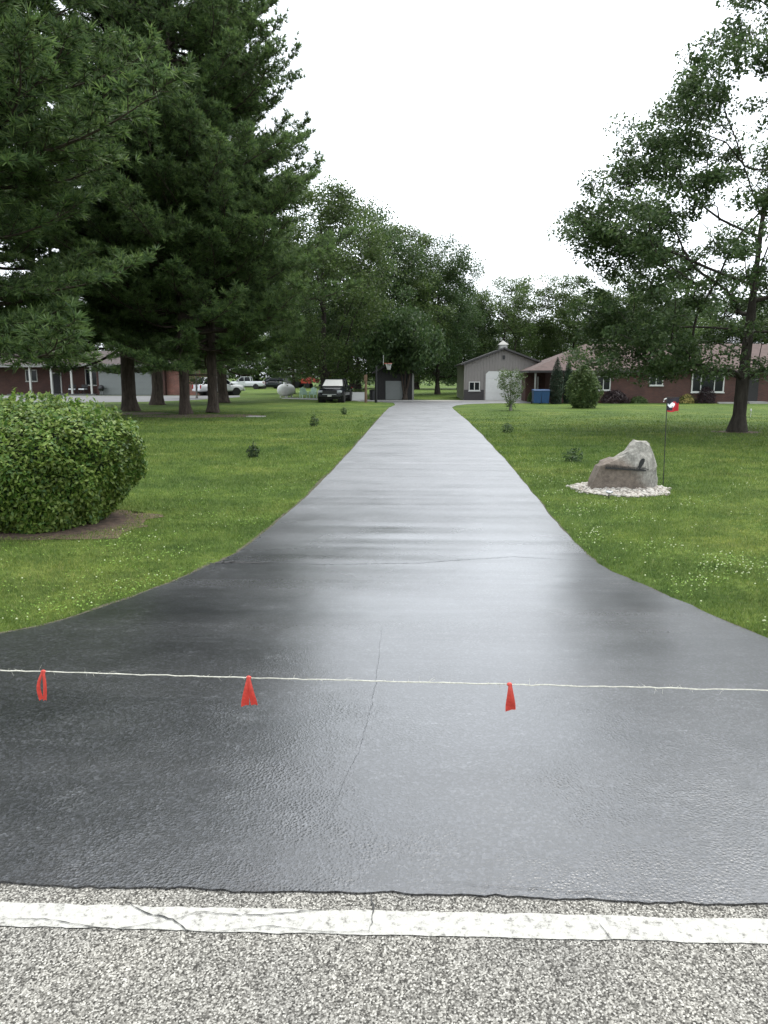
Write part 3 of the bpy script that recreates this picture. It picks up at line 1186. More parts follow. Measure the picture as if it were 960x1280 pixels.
# ------------------------------------------------------------------ oak on the lawn
po = G(921, 540)


def oak_prof(z):
    return float(np.interp(z, [1.9, 2.6, 4.5, 6.7, 8.0, 9.5, 10.6, 11.7, 13.2, 15.2], [3.6, 5.3, 5.5, 5.6, 4.7, 4.7, 3.9, 2.7, 1.7, 0.3]))


oak = thing("oak_tree", "open-crowned oak on the lawn with a dark single trunk, beside the garden flag", "tree", (po.x, po.y, 0))
oc = np.concatenate([crown_points(640, oak_prof, 1.9, 15.3, 0.75, 0.55, 0.55), crown_points(110, oak_prof, 2.2, 6.0, 0.6, 0.4, 0.55)])
rr_ = np.linalg.norm(oc[:, :2] - np.array([0.4, 0.0]), axis=1)
oc = oc[~((rr_ < 2.0) & (oc[:, 2] > 4.6) & (oc[:, 2] < 12.5) & (rng.random(len(oc)) < 0.8))]
oc = np.concatenate([oc, np.array([-4.6, -0.4, 6.6]) + rng.normal(size=(34, 3)) * np.array([0.75, 1.2, 0.5]), np.array([-3.6, 0.2, 9.1]) + rng.normal(size=(24, 3)) * np.array([0.7, 1.0, 0.5])])
oak_trunk = [(0, 0, 0), (0.05, 0, 1.2), (0.12, 0, 3.0), (0.2, 0.05, 5.0), (0.32, 0.1, 7.2), (0.62, 0.1, 10.2), (0.75, 0.0, 13.0), (0.8, 0, 15.2)]
oak_limbs = [[(0.3, 0.1, 7.0), (-0.45, -0.2, 8.6), (-1.2, -0.3, 10.2), (-1.7, -0.3, 11.4)],
             [(0.3, 0.1, 6.6), (-1.0, 0.4, 7.2), (-2.3, 0.5, 8.4), (-3.4, 0.3, 9.0)],
             [(0.4, 0.1, 7.6), (1.2, 0.3, 9.2), (2.0, 0.4, 11.0)],
             [(0.2, 0.0, 5.2), (-1.6, -0.6, 5.5), (-3.6, -0.9, 6.3), (-5.0, -0.9, 6.5)],
             [(0.2, 0.0, 4.6), (1.8, -0.4, 5.0), (3.8, -0.7, 5.6)],
             [(0.12, 0.0, 3.6), (-1.5, 0.8, 3.7), (-3.6, 1.3, 3.6), (-4.9, 1.4, 3.2)],
             [(0.12, 0.0, 3.4), (1.4, 0.9, 3.5), (3.8, 1.2, 3.3)],
             [(0.12, 0.0, 3.1), (-0.6, -1.6, 3.2), (-1.2, -3.8, 3.1)],
             [(0.12, 0.0, 3.9), (0.4, 1.8, 4.2), (0.8, 4.2, 4.2)]]
P_, par_, rad_ = grow(oak_trunk, oc, 0.22, 0.5, oak_limbs, 2.2, 0.011)
wood("trunk", P_, par_, rad_, "bark_oak", oak, 1.7)
lvv, lff = clump_leaves(oc, 160, (0.33, 0.33, 0.19), 0.125, 0.075, 0.45, 0.25)
np_mesh("crown", lvv, lff, "oak_leaf", oak)
blob_sheet("bare_soil_ring", po.x, po.y, 0.8, 0.65, 0.006, "mulch")


# ------------------------------------------------------------------ broad-leaved trees behind
def broad_proto(name, H, rmax, z0, nclump, nleaf, r_tr, mat, bark, peak=0.45, leaf=0.26, gap=0.5, sig=(0.75, 0.75, 0.5), trunk_split=0.4):
    def prof(z):
        t = (z - z0) / (H - z0)
        if t < peak:
            return rmax * (0.55 + 0.45 * math.sin(PI / 2 * t / peak))
        return rmax * math.sqrt(max(0.0, 1 - ((t - peak) / (1.02 - peak)) ** 2.1))
    t = thing(name, "tree", "tree", (0, 0, 0))
    cl = crown_points(nclump, prof, z0, H, 0.6, gap, 0.42)
    tr = [(0, 0, 0), (0.05, 0.03, H * 0.12), (-0.05, 0.1, H * 0.25), (0.1, 0.0, H * trunk_split), (0.0, 0.1, H * 0.62), (0.1, 0, H * 0.82)]
    P, pr, rd = grow(tr, cl, r_tr, 0.9, (), 2.3, 0.016)
    wood("trunk", P, pr, rd, bark, t)
    v, f = clump_leaves(cl, nleaf, sig, leaf, leaf * 0.68, 0.35, 0.15)
    np_mesh("crown", v, f, mat, t)
    return t


proto = [broad_proto("broadleaf_tree", 16, 5.6, 1.8, 380, 120, 0.34, "tree_leaf", "bark_oak", 0.45, 0.2, 0.5, (0.66, 0.66, 0.42)),
         broad_proto("broadleaf_tree", 15, 5.2, 1.5, 380, 120, 0.30, "dark_leaf", "bark_oak", 0.5, 0.2, 0.35, (0.66, 0.66, 0.42)),
         broad_proto("broadleaf_tree", 14, 5.4, 3.0, 230, 90, 0.26, "tree_leaf", "bark_oak", 0.5, 0.22, 0.8, (0.6, 0.6, 0.36))]
used = [False] * 3


def broad(i, label, px, Y, H, width, rz, group=None):
    """tree with trunk foot at depth Y along pixel column px"""
    o = proto[i] if not used[i] else copy_tree(proto[i])
    used[i] = True
    p = AY(px, 470, Y)
    h0 = (16, 15, 14)[i]
    w0 = (5.6, 5.2, 5.4)[i]
    o.location = (p.x, Y, 0)
    o.rotation_euler = (0, 0, rz)
    o.scale = (width / w0, width / w0, H / h0)
    o["label"] = label
    if group:
        o["group"] = group
    return o


GB = "trees standing round the small dark shed"
broad(0, "tallest leafy tree behind the black parked vehicle", 405, 66, 17.0, 5.6, 0.4, GB)
broad(1, "dense dark tree behind the white planter box", 448, 76, 17.4, 5.4, 1.2, GB)
broad(0, "leafy tree rising directly behind the dark shed and basketball hoop", 500, 82, 16.6, 5.6, 2.5, GB)
broad(1, "dense tree with bare twin trunks between the dark shed and the barn", 547, 84, 16.0, 4.2, 3.3, GB)
broad(1, "low dense tree close beside the barn wall", 580, 92, 11.5, 3.6, 4.3, GB)
GW = "open trees in a row behind the barn"
for px, Y, H, w, rz in ((628, 92, 13.0, 4.6, 0.2), (672, 95, 13.6, 4.8, 1.9), (716, 92, 13.2, 4.4, 3.0), (762, 90, 13.4, 4.6, 4.2), (815, 88, 12.5, 5.0, 5.4)):
    broad(2, "open-crowned tree behind the barn and house roofs, sky showing through its leaves", px, Y, H, w, rz, GW)
GF = "far belt of trees closing off the lawns"
k = 0
for px, Y, H, w in ((-70, 104, 12, 6.5), (0, 100, 11, 6.2), (70, 106, 12, 6.4), (135, 112, 12.5, 6.5), (205, 125, 14, 7), (262, 150, 15, 8), (322, 152, 15, 8.5), (385, 140, 15, 8), (440, 128, 14, 7.5),
                    (520, 118, 12.5, 7), (575, 120, 12.5, 6.5), (640, 118, 9.5, 6), (700, 118, 9.5, 6.5), (770, 112, 11, 6.5), (850, 110, 12, 7), (925, 108, 12, 7), (1000, 108, 12, 7)):
    o = broad((1, 0)[k % 2], "dark leafy tree in the far belt beyond the houses", px, Y, H, w, k * 1.3, GF)
    k += 1


nU = 15000
ux = rng.random(nU) * 250 - 125
uy = 158 + 8 * np.sin(ux * 0.045) + rng.normal(0, 2.5, nU)
uh = 3.2 + 1.4 * np.sin(ux * 0.31) + 0.9 * np.sin(ux * 0.83 + 1)
v, f = leaf_quads(np.stack([ux, uy, np.abs(uh) * rng.random(nU) ** 0.8], 1), 0.62, 0.42, 0.2)
tag(np_mesh("undergrowth", v, f, "dark_leaf"), "dark brush growing under the far belt of trees", "brush", None, "stuff")


# the low drooping tree in front of the shed
def small_tree(name, label, px, py, H, rmax, z0, nclump, nleaf, mat, stems, r_tr, leaf=0.16, sig=(0.3, 0.3, 0.25), bark="bark_oak", droop=0.4, peak=0.5, gap=0.4, vase=False):
    p = G(px, py)
    t = thing(name, label, "tree", (p.x, p.y, 0))

    def prof(z):
        u = (z - z0) / (H - z0)
        if vase:
            return rmax * (0.22 + 0.78 * max(0, u) ** 0.8) * (1 if u < 0.85 else math.sqrt(max(0, (1.0 - u) / 0.15)) * 0.5 + 0.5)
        return rmax * (math.sin(PI * min(1, max(0, u)) ** 0.8) ** 0.6 if 0 < u < 1 else 0.05)
    out = []
    while len(out) < nclump:
        z = z0 + (H - z0) * rng.random()
        a = rng.random() * 6.28
        r = prof(z) * math.sqrt(rng.random()) * (1 + 0.15 * math.sin(3 * a + z))
        if rng.random() < r / rmax + 0.25:
            out.append((r * math.cos(a), r * math.sin(a), z))
    cl = np.array(out)
    limbs = [[(0, 0, 0.12), (s[0] * 0.5, s[1] * 0.5, H * 0.25), (s[0], s[1], H * 0.55)] for s in stems]
    P, pr, rd = grow([(0, 0, 0), (0.0, 0.0, 0.12), (0.02, 0, H * 0.3), (0, 0.03, H * 0.7)], cl, r_tr, 0.4, limbs, 2.1, 0.008)
    wood("trunk", P, pr, rd, bark, t, 1.3)
    v, f = clump_leaves(cl, nleaf, sig, leaf, leaf * 0.6, 0.3, droop)
    np_mesh("crown", v, f, mat, t)
    return t


small_tree("drooping_tree", "low drooping tree with a forked stem in front of the dark shed", 506, 500, 6.9, 3.3, 2.7, 190, 90, "dark_leaf", [(0.7, 0.2), (-0.5, 0.1)], 0.2, 0.2, (0.42, 0.42, 0.42), "bark_pine", 0.8)
small_tree("vase_shrub", "vase-shaped multi-stem shrub on the lawn in front of the white barn door", 638, 513, 2.25, 0.88, 0.25, 54, 40, "light_leaf", [(0.35, 0.1), (-0.4, 0.05), (0.15, -0.25), (-0.15, 0.3)], 0.075, 0.10, (0.15, 0.15, 0.16), "bark_pale", 0.1, gap=0.6, vase=True)
small_tree("garden_sapling", "leafy young tree glimpsed between the pine trunks by the brick wall", 246, 498, 5.2, 1.6, 1.4, 60, 60, "light_leaf", [(0.3, 0.1)], 0.09, 0.17, (0.3, 0.3, 0.25), "bark_pale", 0.2)


# ------------------------------------------------------------------ shrubs
def shell_shrub(name, label, loc, prof, H, z0, n, mat, leaf, thick=0.18, stems=5, bark="bark_oak", cat="shrub", wob=0.06, upb=0.35, group=None, stem_r=0.02):
    t = thing(name, label, cat, loc, 0, group)
    ph = rng.random(6) * 6.28
    # area-weighted heights
    zs = np.linspace(0, 1, 60)
    wgt = np.array([prof(u) for u in zs]) + 0.02
    grad = np.abs(np.gradient(wgt * 1.0, zs * H))
    pw = wgt * np.sqrt(1 + grad ** 2)
    cdf = np.cumsum(pw); cdf /= cdf[-1]
    u = np.interp(rng.random(n), cdf, zs)
    a = rng.random(n) * 2 * PI
    r = np.array([prof(x) for x in u])
    k = 1 + wob * (np.sin(3 * a + ph[0] + u * 4) + np.sin(7 * a + ph[1] - u * 9) * 0.7 + np.sin(13 * a + ph[2] + u * 14) * 0.5)
    depth = np.abs(rng.normal(0, thick, n)) * (0.6 + 0.8 * (np.sin(a * 9 + u * 17 + ph[3]) * np.sin(a * 14 - u * 23 + ph[4]) > 0.2))
    rr = np.maximum(0, r * k - depth * (0.5 + 0.5 * (r > 0.2)))
    z = z0 + u * (H - z0) - depth * np.clip((u - 0.6) * 2.2, 0, 1) + rng.normal(0, leaf * 0.3, n)
    # the top is closed by filling inside the upper rim
    c = np.stack([rr * np.cos(a), rr * np.sin(a), np.maximum(0.02, z)], 1)
    out = np.stack([np.cos(a) * 0.7, np.sin(a) * 0.7, np.clip((u - 0.4) * 1.6, -0.3, 1)], 1)
    v, f = leaf_quads(c, leaf, leaf * 0.52, upb, out * 0.8)
    np_mesh("foliage", v, f, mat, t)
    for s in range(stems):
        b = rng.random() * 6.28
        m = MB()
        q = rng.random() * 0.5 * prof(0.5)
        m.tube([(0.06 * math.cos(b), 0.06 * math.sin(b), -0.02), (q * 0.5 * math.cos(b), q * 0.5 * math.sin(b), H * 0.35), (q * math.cos(b + 0.3), q * math.sin(b + 0.3), H * 0.75)], [stem_r, stem_r * 0.8, stem_r * 0.4], 6)
        m.build("stem", bark, t)
    return t


# big clipped shrub
hb = G(20, 663)
HR = 1.36


def hedge_prof(u):
    # narrow foot, bulging side, domed top
    if u < 0.55:
        return HR * (0.64 + 0.36 * math.sin(PI / 2 * u / 0.55))
    if u < 0.60:
        return HR
    return HR * max(0.0, 1 - ((u - 0.60) / 0.40) ** 2.1) ** 0.55


hedge = shell_shrub("clipped_shrub", "large round clipped shrub with small glossy leaves at the lawn corner", (hb.x, hb.y + 0.62, 0), hedge_prof, 1.63, 0.03, 50000, "hedge_leaf", 0.066, 0.10, 9, "bark_oak", "shrub", 0.05, 0.2, None, 0.025)
# inner mass so the shrub is not see-through
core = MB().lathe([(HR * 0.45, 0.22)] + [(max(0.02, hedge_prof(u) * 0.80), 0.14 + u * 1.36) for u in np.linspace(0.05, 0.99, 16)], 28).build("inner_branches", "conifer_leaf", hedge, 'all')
# stray shoots standing out of the clipped surface
sc_, so_ = [], []
for k in range(330):
    u = 0.35 + 0.65 * rng.random() ** 0.6
    a = rng.random() * 2 * PI
    r = hedge_prof(min(0.995, u)) * (0.3 + 0.7 * rng.random() ** 0.3 if u > 0.93 else 1.0)
    p = np.array([r * math.cos(a), r * math.sin(a), 0.06 + u * 1.60])
    dr_ = np.array([math.cos(a) * (1.1 - u), math.sin(a) * (1.1 - u), 0.4 + u]) + rng.normal(0, 0.3, 3)
    dr_ /= np.linalg.norm(dr_)
    Ls = 0.05 + 0.11 * rng.random() ** 2
    for j in range(7):
        sc_.append(p + dr_ * Ls * j / 6 + rng.normal(0, 0.012, 3))
v, f = leaf_quads(np.array(sc_), 0.075, 0.034, 0.1)
np_mesh("shoots", v, f, "hedge_leaf", hedge)
blob_sheet("mulch_bed", hb.x + 0.05, hb.y + 0.5, 1.5, 1.25, 0.006, "mulch")

# shrub beside the arborvitae
ps = G(728, 510)
shell_shrub("rounded_shrub", "loose rounded green shrub on the lawn beside the dark columnar evergreens", (ps.x, ps.y, 0), lambda u: 1.12 * (math.sin(PI * (0.16 + 0.80 * u)) ** 0.75) * (1 - 0.25 * u), 2.75, 0.05, 7500, "tree_leaf", 0.15, 0.35, 6, "bark_oak", "shrub", 0.12)
for lab, px, py, h, r in (("taller of the two dark columnar evergreens by the blue bins", 695, 505, 3.3, 0.47), ("slimmer dark columnar evergreen between its taller twin and the rounded shrub", 709, 504.5, 3.15, 0.36)):
    q = G(px, py)
    shell_shrub("columnar_evergreen", lab, (q.x, q.y, 0), lambda u, r=r: r * (min(1, 0.75 + u) if u < 0.35 else max(0.03, 1 - ((u - 0.35) / 0.66) ** 2.2)), h, 0.03, 6000, "conifer_leaf", 0.10, 0.14, 2, "bark_pine", "evergreen", 0.06, 0.5, "columnar evergreens by the bins")


def mound(u, r):
    return r * math.sqrt(max(0.02, 1 - u * u * 0.97))


for nm, lab, px, py, r, h, mat, nl in (("maroon_shrub", "dark maroon mounded shrub under the small house window", 767, 504, 0.95, 0.95, "maroon_leaf", 3000),
                                       ("low_hedge", "low green clipped mound along the brick house wall", 797, 504, 0.62, 0.5, "light_leaf", 1800),
                                       ("flowering_shrub", "pink-flowered bush against the brick wall beside the low green mound", 818, 503.5, 0.55, 0.95, "flower_pink", 700),
                                       ("rose_bush", "pink rose bush against the brick wall behind the garden flag", 838, 503.5, 0.5, 1.05, "flower_pink", 500),
                                       ("yellow_shrub", "yellow-green shrub at the corner of the picture window", 857, 504, 0.5, 0.68, "flower_yellow", 900),
                                       ("dark_shrub", "dark maroon shrub below the middle of the picture window", 880, 504, 0.7, 1.2, "maroon_leaf", 2600),
                                       ("foundation_shrub", "low green foundation plant behind the oak trunk", 947, 503.5, 0.8, 0.45, "tree_leaf", 1500),
                                       ("corner_shrub", "small green shrub between the white barn door and the blue bins", 664, 502.5, 0.32, 0.8, "tree_leaf", 1400)):
    q = G(px, py)
    s = shell_shrub(nm, lab, (q.x, q.y - r * 0.3, 0), lambda u, r=r: mound(u, r), h, 0.02, nl, mat, 0.11, 0.2, 3, "bark_oak", "shrub", 0.10)
    if "flower" in mat:
        c = rng.normal(size=(900, 3)) * np.array([r * 0.5, r * 0.35, h * 0.22]) + np.array([0, 0, h * 0.4])
        c[:, 2] = np.clip(c[:, 2], 0.04, h)
        v, f = leaf_quads(c, 0.1, 0.055, 0.4)
        np_mesh("leaves", v, f, "tree_leaf", s)

# seedlings on the lawn
for lab, px, py, h, r in (("leafy dark seedling alone on the lawn, largest of the driveway seedlings", 317, 572, 0.34, 0.15),
                          ("thin seedling on the lawn in front of the black parked vehicle", 393, 533, 0.45, 0.17),
                          ("tiny seedling closest to the black parked vehicle", 430, 518, 0.40, 0.16),
                          ("small tuft-like seedling on the lawn facing the vase-shaped shrub", 634, 541, 0.33, 0.21),
                          ("grassy low seedling on the lawn beside the boulder", 717, 577, 0.33, 0.25)):
    q = G(px, py)
    shell_shrub("seedling", lab, (q.x, q.y, 0), lambda u, r=r: r * (math.sin(PI * (0.2 + 0.72 * u))), h, 0.01, 230, "dark_leaf", 0.075, 0.08, 3, "bark_oak", "seedling", 0.12, 0.2, "seedlings dotted over the lawn", 0.008)


# ------------------------------------------------------------------ barn
def garage_door(parent, x0, x1, y, z1, mat, rows=4, cols=0, z0=0.03):
    d = MB().box(x0, x1, y, y + 0.06, z0, z1).build("garage_door", mat, parent)
    hh = (z1 - z0) / rows
    for i in range(rows):
        m = MB()
        m.box(x0 + 0.012, x1 - 0.012, y - 0.022, y - 0.001, z0 + i * hh + 0.014, z0 + (i + 1) * hh - 0.014)
        m.build("panel", mat, d, bevel=0.006)
    MB().box((x0 + x1) / 2 - 0.08, (x0 + x1) / 2 + 0.08, y - 0.05, y - 0.023, z0 + 0.35, z0 + 0.39).build("handle", "black_metal", d)
    return d


def window(parent, x0, x1, z0, z1, y, panes, fr=0.07, out=-1):
    """frame proud of the wall plane y, facing -y"""
    m = MB()
    m.box(x0, x1, y - 0.07, y - 0.004, z0, z0 + fr).box(x0, x1, y - 0.07, y - 0.004, z1 - fr, z1)
    m.box(x0, x0 + fr, y - 0.069, y - 0.004, z0 + fr, z1 - fr).box(x1 - fr, x1, y - 0.069, y - 0.004, z0 + fr, z1 - fr)
    w = m.build("window", "trim", parent)
    cuts = panes
    for i in range(len(cuts) - 1):
        a = x0 + fr + (x1 - x0 - 2 * fr) * cuts[i]
        b = x0 + fr + (x1 - x0 - 2 * fr) * cuts[i + 1]
        MB().box(a + 0.003, b - 0.003, y - 0.03, y - 0.006, z0 + fr, z1 - fr).build("pane", "glass", w)
        if i:
            MB().box(a - 0.03, a + 0.03, y - 0.062, y - 0.031, z0 + fr, z1 - fr).build("mullion", "trim", w)
    MB().box(x0 - 0.05, x1 + 0.05, y - 0.12, y - 0.071, z0 - 0.05, z0 + 0.01).build("sill", "trim", w)
    return w


BY = 63.0
bx0, bx1 = AY(580, 480, BY).x, AY(682, 480, BY).x
bm_ = AY(630, 437, BY)
eave = AY(580, 455.5, BY).z
peak = bm_.z
bxc = bm_.x
barn = thing("metal_barn", "taupe metal-sided barn with a white overhead door and roof cupola", "barn", (bxc, BY, 0))
hw0, hw1 = bx0 - bxc, bx1 - bxc
hw = -hw0
# ribbed front wall: real ribs
m = MB()
xs = []
x = -hw
while x < hw - 1e-6:
    xs.append(x)
    x += 0.23
d0, d1 = AY(607, 480, BY).x - bxc, AY(665.5, 480, BY).x - bxc
dz = AY(636, 464, BY).z


def roof_z(x):
    return eave + (peak - eave) * (1 - abs(x) / hw)


for i, x in enumerate(xs):
    x2 = min(hw, x + 0.23)
    zb = dz + 0.05 if (x2 > d0 - 0.02 and x < d1 + 0.02) else 0.85
    pts = [(x, 0.0), (x2 - 0.07, 0.0), (x2 - 0.055, -0.025), (x2 - 0.015, -0.025), (x2, 0.0)]
    for (xa, ya), (xb, yb) in zip(pts[:-1], pts[1:]):
        m.add([(xa, ya, zb), (xb, yb, zb), (xb, yb, roof_z(xb)), (xa, ya, roof_z(xa))], [(0, 1, 2, 3)])
m.build("ribbed_siding", "siding", barn)
MB().prism([(-hw, 0), (hw, 0), (hw, eave), (0, peak), (-hw, eave)], 0.03, 12.0).build("wall", "siding", barn)
for a, b in ((-hw, d0 - 0.12), (d1 + 0.12, hw)):
    MB().box(a, b, -0.035, 0.028, 0.02, 0.86).build("wainscot", "wainscot", barn)
ov, th = 0.45, 0.14
for sgn in (-1, 1):
    k = (peak - eave) / hw
    a = (sgn * (hw + 0.3), eave - 0.3 * k + 0.02)
    b = (sgn * -0.02, peak + 0.02 + 0.02 * k)
    poly = [a, b, (b[0], b[1] + th), (a[0], a[1] + th)]
    MB().prism(poly, -ov, 12.3).build("roof", "roof_dark", barn)
m = MB()
m.box(d0 - 0.11, d0 - 0.003, -0.05, 0.028, 0.03, dz + 0.06).box(d1 + 0.003, d1 + 0.11, -0.05, 0.028, 0.03, dz + 0.06).box(d0 - 0.003, d1 + 0.003, -0.05, 0.028, dz + 0.002, dz + 0.06)
m.build("door_frame", "siding", barn)
garage_door(barn, d0, d1, -0.02, dz, "door_white", 4)
for sx in (-1, 1):      # clipped upper corners of the opening
    xx = d0 if sx < 0 else d1
    MB().prism([(xx, dz), (xx + -sx * 0.22, dz), (xx, dz - 0.22)], -0.06, -0.045).build("corner_brace", "siding", barn)
w0, w1 = AY(586, 480, BY).x - bxc, AY(600, 480, BY).x - bxc
window(barn, w0, w1, AY(590, 488.5, BY).z, AY(590, 477, BY).z, -0.03, [0, 0.5, 1])
cv = MB().box(-0.34, 0.34, 1.0, 1.68, peak - 0.2, peak + 0.42).build("cupola", "trim_grey", barn)
cv.location.x = AY(631, 430, BY).x - bxc
MB().add([(-0.43, 0.91, peak + 0.42), (0.43, 0.91, peak + 0.42), (0.43, 1.77, peak + 0.42), (-0.43, 1.77, peak + 0.42), (0, 1.34, peak + 0.78)], [(0, 3, 2, 1), (0, 1, 4), (1, 2, 4), (2, 3, 4), (3, 0, 4)]).build("cupola_roof", "trim_grey", cv)
for i in range(4):
    MB().box(-0.26, 0.26, 0.975, 0.998, peak + 0.06 + i * 0.085, peak + 0.11 + i * 0.085).build("louvre", "trim", cv)
MB().box(-0.09, 0.09, -0.12, -0.03, peak - 0.75, peak - 0.45).build("gable_lamp", "black_metal", barn)
for x in (-hw - 0.004, hw - 0.05):
    MB().box(x, x + 0.09, -0.055, 0.0, 0.86, eave).build("corner_trim", "siding", barn)


# ------------------------------------------------------------------ brick ranch house on the far side of the oak
def hip_roof(name, x0, x1, y0, y1, ze, zr, inset, mat, parent, th=0.16):
    ym = (y0 + y1) / 2
    v = [(x0, y0, ze), (x1, y0, ze), (x1, y1, ze), (x0, y1, ze), (x0 + inset, ym, zr), (x1 - inset, ym, zr)]
    f = [(0, 1, 5, 4), (1, 2, 5), (2, 3, 4, 5), (3, 0, 4)]
    o = MB().add(v, f + [(3, 2, 1, 0)]).build(name, mat, parent)
    m = MB()
    m.box(x0, x1, y0 - 0.03, y0 + 0.02, ze - th, ze - 0.002).box(x0, x1, y1 - 0.02, y1 + 0.03, ze - th, ze - 0.002)
    m.box(x0 - 0.03, x0 + 0.02, y0 + 0.02, y1 - 0.02, ze - th, ze - 0.002).box(x1 - 0.02, x1 + 0.03, y0 + 0.02, y1 - 0.02, ze - th, ze - 0.002)
    m.box(x0 + 0.021, x1 - 0.021, y0 + 0.021, y1 - 0.021, ze - th + 0.01, ze - 0.04)
    m.build("fascia", "trim_grey" if mat != "roof_pink" else "wainscot", parent)
    return o


HY = 57.5
hx0 = AY(690, 480, HY).x
hx1 = hx0 + 24.0
he = AY(800, 463, HY).z
house = thing("brick_house", "brown brick ranch house with a hipped roof behind the oak", "house", (hx0, HY, 0))
L_ = 24.0
MB().box(0, L_, 0, 9.0, 0, he - 0.02).build("wall", "brick_brown", house)
MB().box(-1.5, -0.004, 3.2, 8.8, 0, he - 0.02).build("wing_wall", "brick_brown", house)
hip_roof("roof", -1.75, L_ + 0.5, -0.55, 9.55, he, he + 2.05, 5.0, "roof_pink", house)
MB().lathe([(0.06, he + 1.0), (0.06, he + 1.9)], 8, c=(3.6, 3.5, 0)).build("vent_pipe", "trim_grey", house)


def hx(px):
    return AY(px, 480, HY).x - hx0


def hz(py, px=800):
    return AY(px, py, HY).z


window(house, hx(745), hx(763), hz(488), hz(470), 0, [0, 0.5, 1])
window(house, hx(811), hx(828.5), hz(482), hz(469), 0, [0, 0.5, 1])
window(house, hx(864), hx(905), hz(490.5), hz(465.5), 0, [0, 0.27, 0.72, 1], 0.09)
MB().box(hx(936), hx(948), -0.05, -0.004, 0.15, 2.15).build("door", "shed_dark", house)
MB().box(hx(930), hx(953), -1.2, -0.004, 0.0, 0.15).build("step", "concrete", house)
for px in (672, 680):
    xx = AY(px, 480, HY + 3.2).x - hx0
    if xx < -0.1:
        MB().box(xx - 0.05, xx + 0.05, 3.05, 3.19, 0.6, 1.9).build("porch_window_frame", "trim", house)
MB().box(AY(668, 480, HY).x - hx0 - 0.05, AY(668, 480, HY).x - hx0 + 0.07, -0.35, -0.25, 0.0, he - 0.17).build("porch_post", "trim_grey", house)

# white oval ornament and ledge
q = G(907, 503)
orn = thing("oval_ornament", "white oval ring ornament standing by the picture window", "ornament", (q.x, HY - 0.75, 0))
ring = [(0.19 * math.cos(a), 0, 0.62 + 0.33 * math.sin(a)) for a in np.linspace(0, 2 * PI, 25)]
MB().tube(ring, 0.065, 8, False).build("ring", "trim", orn, True)
MB().lathe([(0.12, 0.0), (0.12, 0.06), (0.05, 0.09), (0.05, 0.27)], 12).build("foot", "trim", orn)
q = G(900, 504)
tag(MB().box(-0.6, 0.6, -0.18, 0.18, 0, 0.12).build("concrete_ledge", "concrete", None, bevel=0.015), "pale concrete ledge lying below the picture window", "ledge").location = (q.x, HY - 1.0, 0)
q = G(938, 521)
st = thing("lawn_marker", "small white marker stake in the lawn beyond the oak trunk", "stake", (q.x, q.y, 0))
MB().tube([(0, 0, 0), (0.01, 0, 0.22), (0.03, 0, 0.30)], [0.018, 0.016, 0.01], 8).build("stem", "trim", st)
MB().lathe([(0.02, 0.26), (0.045, 0.30), (0.03, 0.37), (0.005, 0.40)], 10).build("head", "trim", st)

# blue recycling carts
for i, (px, lab) in enumerate(((670.5, "blue wheeled bin beside the barn door, the one next to the barn"), (681, "blue wheeled bin touching the dark columnar evergreens"))):
    q = G(px, 505)
    b = thing("wheeled_bin", lab, "bin", (q.x, q.y, 0), (0.08, -0.05)[i], "blue bins by the evergreens")
    rings = []
    for z, a, d in ((0.06, 0.25, 0.27), (0.9, 0.285, 0.33), (0.93, 0.30, 0.345)):
        rings.append([(-a, -d, z), (a, -d, z), (a, d, z), (-a, d, z)])
    MB().loft(rings).build("tub", "blue", b, bevel=0.02)
    MB().add([(-0.31, -0.37, 0.935), (0.31, -0.37, 0.935), (0.31, 0.36, 0.95), (-0.31, 0.36, 0.95), (-0.29, -0.34, 0.975), (0.29, -0.34, 0.975), (0.29, 0.36, 1.03), (-0.29, 0.36, 1.03)],
             [(0, 3, 2, 1), (4, 5, 6, 7), (0, 1, 5, 4), (1, 2, 6, 5), (2, 3, 7, 6), (3, 0, 4, 7)]).build("lid", "blue", b)
    MB().tube([(-0.24, 0.42, 0.96), (0.24, 0.42, 0.96)], 0.018, 8).build("handle", "blue", b)
    for s in (-1, 1):
        MB().lathe([(0.11, -0.03), (0.12, 0.0), (0.11, 0.03)], 14, 'x', (s * 0.28, 0.30, 0.12)).build("wheel", "rubber", b)

# ------------------------------------------------------------------ brick house beyond the pines
LY_ = 79.0
lx0, lx1 = AY(-75, 480, LY_).x, AY(206, 480, LY_).x
lw = lx1 - lx0
lh = thing("porch_house", "low red brick house with a white-posted porch and double garage behind the pines", "house", (lx0, LY_, 0))


def lx(px, Y=LY_):
    return AY(px, 480, Y).x - lx0


def lz(py, Y=LY_):
    return AY(60, py, Y).z


ez = lz(455.5)
gx = lx(121)
MB().box(0, gx, 1.8, 10.5, 0, ez - 0.05).build("wall", "brick_brown", lh)
MB().box(gx + 0.004, lw, 0.0, 10.5, 0, ez - 0.05).build("garage_wall", "brick_brown", lh)
MB().box(lw + 0.004, lx(252), 0.6, 9.0, 0, ez - 0.35).build("wing_wall", "brick_red", lh)
hip_roof("roof", -0.6, lw + 0.5, -0.6, 11.1, ez, lz(438.5, LY_ + 5), 4.2, "roof_brown", lh, 0.28)
hip_roof("roof", lw + 0.52, lx(256), 0.1, 9.5, ez - 0.3, ez + 0.9, 2.0, "roof_brown", lh, 0.22)
garage_door(lh, lx(124), lx(190), -0.045, lz(463.5), "door_grey", 4)
MB().box(lx(122.5), lx(191.5), -0.02, -0.004, lz(463.5) + 0.004, ez - 0.3).build("door_header", "trim_grey", lh)
for px in (39.5, 66, 91, 115.5):
    a = lx(px)
    MB().box(a - 0.09, a + 0.09, -0.3, -0.12, 0.12, ez - 0.28).build("porch_post", "trim", lh)
MB().box(lx(10), gx - 0.01, -0.4, 1.79, 0.0, 0.12).build("porch_floor", "concrete_grey", lh)
